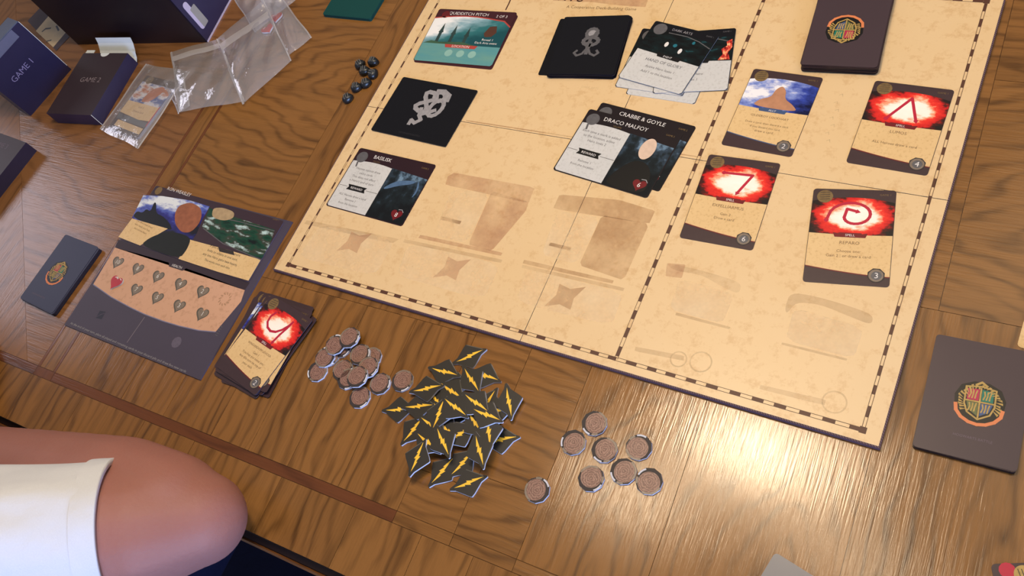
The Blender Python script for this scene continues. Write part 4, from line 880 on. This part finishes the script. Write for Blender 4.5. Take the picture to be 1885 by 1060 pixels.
flat('slate_band', [[(-30, -18), (30, -21), (30, -28), (-30, -26)]], CT + .06, paint('slate_print', (78, 84, 98)), o); house_mark(o, -20, 38, 6, CT + .07); text('card_lettering', [('Gain 2', 0, -4, 4), ('Draw a card', 0, -11, 4)], CT + .09, M_INK, o)
flat('red_edge_print', [[(29.5, -26), (31.4, -26), (31.4, 5), (29.5, 5)]], CT + .1, M_CR, o)

# ================================================================== PLASTIC BAGS
def sheet(name, c4, mat, parent=None, nx=22, ny=22, amp=4.0, seed=1, th=0.0, lift=None):
    """crumpled film between four (px, py, z) corners"""
    P4 = [(*W(x, y, z), z) for x, y, z in c4]; rg = random.Random(seed); ws = [(rg.uniform(2, 9), rg.uniform(2, 9), rg.uniform(0, 6.28), rg.uniform(.3, 1)) for _ in range(7)]
    vs = []
    for j in range(ny + 1):
        for i in range(nx + 1):
            s, t = i / nx, j / ny; p = [P4[0][k] * (1 - s) * (1 - t) + P4[1][k] * s * (1 - t) + P4[2][k] * s * t + P4[3][k] * (1 - s) * t for k in range(3)]
            w = sum(a * abs(math.sin(fx * s + fy * t + ph)) for fx, fy, ph, a in ws) / 4; b = math.sin(math.pi * s) ** .5 * math.sin(math.pi * t) ** .5 if 0 < s < 1 and 0 < t < 1 else 0
            p[2] += (lift or amp) * b * w * 1.6 + .5 * w; p[0] += .8 * math.sin(9 * t + seed) ; p[1] += .8 * math.sin(8 * s + seed)
            p[2] = max(p[2], .5 + th); vs.append(tuple(p))
    fs = [(j * (nx + 1) + i, j * (nx + 1) + i + 1, (j + 1) * (nx + 1) + i + 1, (j + 1) * (nx + 1) + i) for j in range(ny) for i in range(nx)]
    o = mesh(name, vs, fs, mat, parent, smooth=True)
    if parent is None: place(o, 0, 0, 0)
    return o
def bag(c4, zipc, label, seed, amp):
    lo = sheet('plastic_bag', [(x, y, 0.6) for x, y, z in c4], M_FILM, seed=seed + 50, amp=1.0, lift=.6)
    tag(lo, label, 'plastic bag', 'clear zip bags')
    sheet('upper_film', [(x, y, z + 1.5) for x, y, z in c4], M_FILM, lo, amp=amp, seed=seed, th=.8)
    for a, b in ((0, 3), (1, 2)):
        (xa, ya, za), (xb, yb, zb) = c4[a], c4[b]; d_ = 3.0 if a == 0 else -3.0
        sheet('side_seam', [(xa, ya, za + 2), (xa + d_, ya, za + 2), (xb + d_, yb, zb + 2), (xb, yb, zb + 2)], M_ZIP, lo, 2, 16, .3, seed, th=1.2)
    if zipc: sheet('zip_strip', zipc, M_ZIP, lo, 16, 3, .4, seed, th=1.5)
    return lo
bag([(315, 96, 6), (402, 72, 10), (452, 186, 3), (330, 206, 2)], [(318, 104, 14), (402, 80, 18), (405, 88, 18), (320, 112, 14)], 'leftmost clear plastic bag, glossy creases, in front of the game box', 11, 8)
bag([(400, 72, 12), (486, 0, 16), (536, 112, 4), (446, 192, 2)], [(404, 82, 18), (492, 22, 22), (495, 33, 22), (409, 92, 18)], 'middle clear plastic bag with a wide milky zip strip', 12, 7)
bag([(476, -6, 8), (520, -2, 10), (574, 70, 2), (530, 104, 2)], [(480, -2, 14), (516, -4, 14), (520, 3, 14), (484, 6, 14)], 'rightmost clear plastic bag lying flat on the wood', 13, 7)
bag([(300, 150, 3), (338, 140, 6), (350, 196, 2), (328, 210, 1)], None, 'small crumpled film flap beside the wrapped cards', 14, 4)
bag([(268, 118, 6), (350, 132, 7), (256, 274, 5), (184, 238, 5)], None, 'clear film sleeve around the wrapped cards', 15, 3)
bag([(432, 0, 20), (500, -40, 24), (545, 0, 8), (470, 60, 6)], None, 'clear bag rising against the indigo side of the game box', 16, 8)
for i, (x, y, a, lb) in enumerate([(507, 31, .5, 'red heart token inside the clear bag, the farther one'), (492, 52, .9, 'red heart token inside the clear bag, the nearer one')]):
    o = prism('heart_token', heart(0, 0, 9.5), 0, 2, M_RED, side=M_TOKS); place(o, *W(x, y, 5), 2.4, a); tag(o, lb, 'token', 'red heart tokens in the bag')
    flat('token_glint', stroke([(-5, 4), (-2, 5)], 1), 2.05, M_WHITE, o)

# ================================================================== SEATED PERSON
def cones(segs, rings=14):
    """tapered capsules as closed pieces: ((p0, r0), (p1, r1))"""
    V, Fc = [], []
    for (p0, r0), (p1, r1) in segs:
        p0, p1 = Vector(p0), Vector(p1); d = (p1 - p0); Ln = d.length; d = d.normalized() if Ln > 1e-6 else Vector((0, 0, 1))
        a = d.orthogonal().normalized(); b = d.cross(a); b0 = len(V)
        prof = [(-r0 * math.cos(t), r0 * math.sin(t)) for t in np.linspace(.12, math.pi / 2, 6)] + [(Ln + r1 * math.sin(t), r1 * math.cos(t)) for t in np.linspace(0, math.pi / 2 - .12, 6)]
        for s, r in prof:
            for k in range(rings):
                t = 6.28319 * k / rings; q = p0 + d * s + a * (r * math.cos(t)) + b * (r * math.sin(t)); V.append(tuple(q))
        m_ = len(prof)
        for j in range(m_ - 1):
            for k in range(rings): Fc.append((b0 + j * rings + k, b0 + j * rings + (k + 1) % rings, b0 + (j + 1) * rings + (k + 1) % rings, b0 + (j + 1) * rings + k))
        Fc += [tuple(b0 + k for k in reversed(range(rings))), tuple(b0 + (m_ - 1) * rings + k for k in range(rings))]
    return V, Fc
def fuse(name, segs, mat, voxel, smooth, parent=None):
    """one continuous surface grown from tapered limbs"""
    V, Fc = cones(segs); o = mesh(name, V, Fc, mat)
    r = o.modifiers.new('r', 'REMESH'); r.mode = 'VOXEL'; r.voxel_size = voxel * MM; r.use_smooth_shade = True
    s = o.modifiers.new('s', 'SMOOTH'); s.iterations = smooth; s.factor = .5
    me = D.meshes.new_from_object(o.evaluated_get(bpy.context.evaluated_depsgraph_get())); me.name = name
    old = o.data; o.modifiers.clear(); o.data = me; D.meshes.remove(old)
    if not me.materials: me.materials.append(mat)
    me.polygons.foreach_set('use_smooth', [True] * len(me.polygons))
    if parent is not None: o.parent = parent
    return o
SH, EL, FO, WR = (-232, -160, 150), (-20, -12, 52), (-100, -36, 46), (-345, -44, 20)
DX, DZ = -27, -55
segs = [((SH), 62), ]
body = []
def add(p0, r0, p1, r1): body.append(((p0, r0), (p1, r1)))
add(SH, 62, (-135, -92, 106), 59); add((-135, -92, 106), 59, (-45, -32, 64), 52); add((-42, -30, 63), 53, (-8, -6, 49), 40)
add((-36, -8, 56), 47, (-92, -15, 50), 52); add((-92, -15, 50), 52, (-190, -27, 34), 45); add((-190, -27, 34), 45, WR, 29)
# right hand, curled on the table edge
PA = (-345, 6, 24); add(WR, 27, (-320, -12, 24), 26); add((-318, -18, 26), 20, (-372, 6, 26), 15); add((-312, 0, 22), 20, (-352, 26, 22), 15)
for i, (dx, dy, l) in enumerate([(0, 0, 40), (-7, -14, 45), (-14, -27, 42), (-20, -39, 34)]):
    k0 = (-362 + dx * .6, 34 + dy, 28); k1 = (k0[0] - l * .8, k0[1] + l * .45, 30); k2 = (k1[0] - 12, k1[1] + 8, 14)
    add((-335, 10 + dy * .4, 24), 11, k0, 9.5); add(k0, 9.2, k1, 8.2); add(k1, 8.2, k2, 7.2)
add((-318, 4, 24), 14, (-330, 38, 22), 10.5); add((-330, 38, 22), 10.5, (-352, 58, 16), 9); 
# torso, neck, head (DX, DZ: the lean of the upper body)
n0 = len(body)
HX, HY = -385, -245
add((-385, -255, -160), 125, (-385, -262, 40), 130); add((-430, -255, 60), 118, (-340, -250, 60), 118); add((-480, -255, 180), 80, (-290, -235, 180), 80); add((-290, -225, 195), 70, SH, 60)
add((-385, -262, 215), 66, (-385, -235, 330), 56)
add((-385, -225, 395), 82, (-385, -232, 440), 92); add((-385, -195, 350), 48, (-385, -190, 400), 66); add((-385, -140, 392), 10, (-385, -148, 425), 7)
for sx in (-1, 1): add((-385 + sx * 84, -228, 385), 10, (-385 + sx * 86, -232, 412), 13)
# left arm resting in the lap
SL = (-565, -265, 205); add((-480, -255, 195), 70, SL, 60); add(SL, 58, (-640, -215, 10), 50); add((-640, -215, 10), 46, (-540, -60, -60), 34); add((-540, -60, -60), 30, (-500, -20, -75), 26)
for i in range(4): add((-500, -20, -75), 14, (-475 - i * 14, 25 + i * 4, -82), 9)
add((-510, -30, -72), 14, (-455, -20, -80), 10)
# legs
for sx in (-1, 1):
    hx = -385 + sx * 95; add((hx, -230, -190), 100, (hx + sx * 30, 150, -215), 66); add((hx + sx * 30, 160, -215), 64, (hx + sx * 30, 150, -440), 54); add((hx + sx * 30, 150, -440), 54, (hx + sx * 30, 130, -690), 36); add((hx + sx * 30, 120, -712), 34, (hx + sx * 30, 300, -722), 26)
body = [tuple(((p[0] - 105, p[1] + 8, p[2]), r) if (7 <= i < n0 or (i == 6 and e)) else (p, r) for e, (p, r) in enumerate(sg)) for i, sg in enumerate(body)]
body = [tuple(((p[0] + DX, p[1], p[2] + (DZ if p[2] > -150 else 0)), r) if i >= n0 and tuple(p) != tuple(SH) else (p, r) for p, r in sg) for i, sg in enumerate(body)]
person = fuse('person', body, M_SKIN, 5.0, 8); place(person, 0, 0, 0)
tag(person, 'person in a white short-sleeved shirt leaning a bare elbow on the near table edge', 'person')
# shirt: sleeve and torso, open at the cuff
sh_ = [((SH, 72), ((-205, -141, 137), 66)), (((-385, -255, -165), 139), ((-385, -262, 40), 144)), (((-430, -255, 60), 131), ((-340, -250, 60), 131)), (((-480, -255, 182), 92), ((-290, -235, 182), 92)), (((-290, -228, 197), 82), (SH, 74)), (((-480, -258, 197), 82), (SL, 72)), ((SL, 70), ((-610, -235, 90), 66))]
sh_ = [tuple(((p[0] + DX, p[1], p[2] + (DZ if p[2] > -150 else 0)), r) if i and tuple(p) != tuple(SH) else (p, r) for p, r in sg) for i, sg in enumerate(sh_)]
shirt = fuse('shirt', sh_, M_SHIRT, 6.0, 5, person)
def sleeve(name, p0, p1, r0, r1, mat, parent, th=3.0, folds=6.0, seed=2, m=30, n=80):
    """open cloth tube with folds and thickness"""
    p0, p1 = Vector(p0), Vector(p1); d = (p1 - p0); Ln = d.length; d.normalize(); a = Vector((0, 0, 1)).cross(d).normalized(); b = d.cross(a); rg = random.Random(seed); ph = [rg.uniform(0, 6.28) for _ in range(4)]
    V, Fc = [], []
    for lay in (0, 1):
        for j in range(m + 1):
            s = j / m
            for k in range(n):
                t = 6.28319 * k / n; r = r0 + (r1 - r0) * s - lay * th; f = folds * (math.sin(4 * t + ph[0] + 3.5 * s) * .55 + math.sin(9 * t + ph[1] - 4 * s) * .3 + math.sin(14 * t + ph[2] + 3 * s) * .12) * (1 - .93 * s ** 3)
                q = p0 + d * (s * Ln) + a * ((r + f) * math.cos(t)) + b * ((r + f) * 1.03 * math.sin(t)); V.append(tuple(q))
    N = (m + 1) * n
    for lay in (0, 1):
        for j in range(m):
            for k in range(n):
                q = (lay * N + j * n + k, lay * N + j * n + (k + 1) % n, lay * N + (j + 1) * n + (k + 1) % n, lay * N + (j + 1) * n + k); Fc.append(q if lay == 0 else tuple(reversed(q)))
    for k in range(n): Fc.append((m * n + k, m * n + (k + 1) % n, N + m * n + (k + 1) % n, N + m * n + k))
    return mesh(name, V, Fc, mat, parent, smooth=True)
HEM0, HEM1 = (-222, -153, 144), (-58, -40, 66)
sleeve('sleeve', HEM0, HEM1, 80, 60, M_SHIRT, shirt)
dv = (Vector(HEM1) - Vector(HEM0)).normalized(); sleeve('sleeve_hem', Vector(HEM1) - dv * 17, Vector(HEM1) + dv * 1, 62.8, 61.6, M_SHIRT, shirt, 4.5, .3)
shorts = []
for sx in (-1, 1):
    hx = -385 + sx * 95; shorts.append((((hx, -230, -190), 112), ((hx + sx * 27, 100, -212), 84)))
shorts.append((((-450, -245, -170), 128), ((-320, -245, -170), 128)))
fuse('shorts', shorts, M_NAVYC, 8, 4, person)
fuse('hair', [(((-385, -240, 440), 98), ((-385, -255, 420), 92)), (((-385, -215, 470), 76), ((-385, -235, 475), 80))], M_HAIR, 7, 3, person)
for sx in (-1, 1): fuse('eye', [(((-385 + sx * 30, -134, 430), 11), ((-385 + sx * 30, -133, 430), 11))], M_WHITE, 3, 1, person)
fuse('mouth', [(((-403, -130, 366), 6), ((-367, -130, 366), 6))], paint('lip_colour', (150, 70, 66)), 3, 1, person)
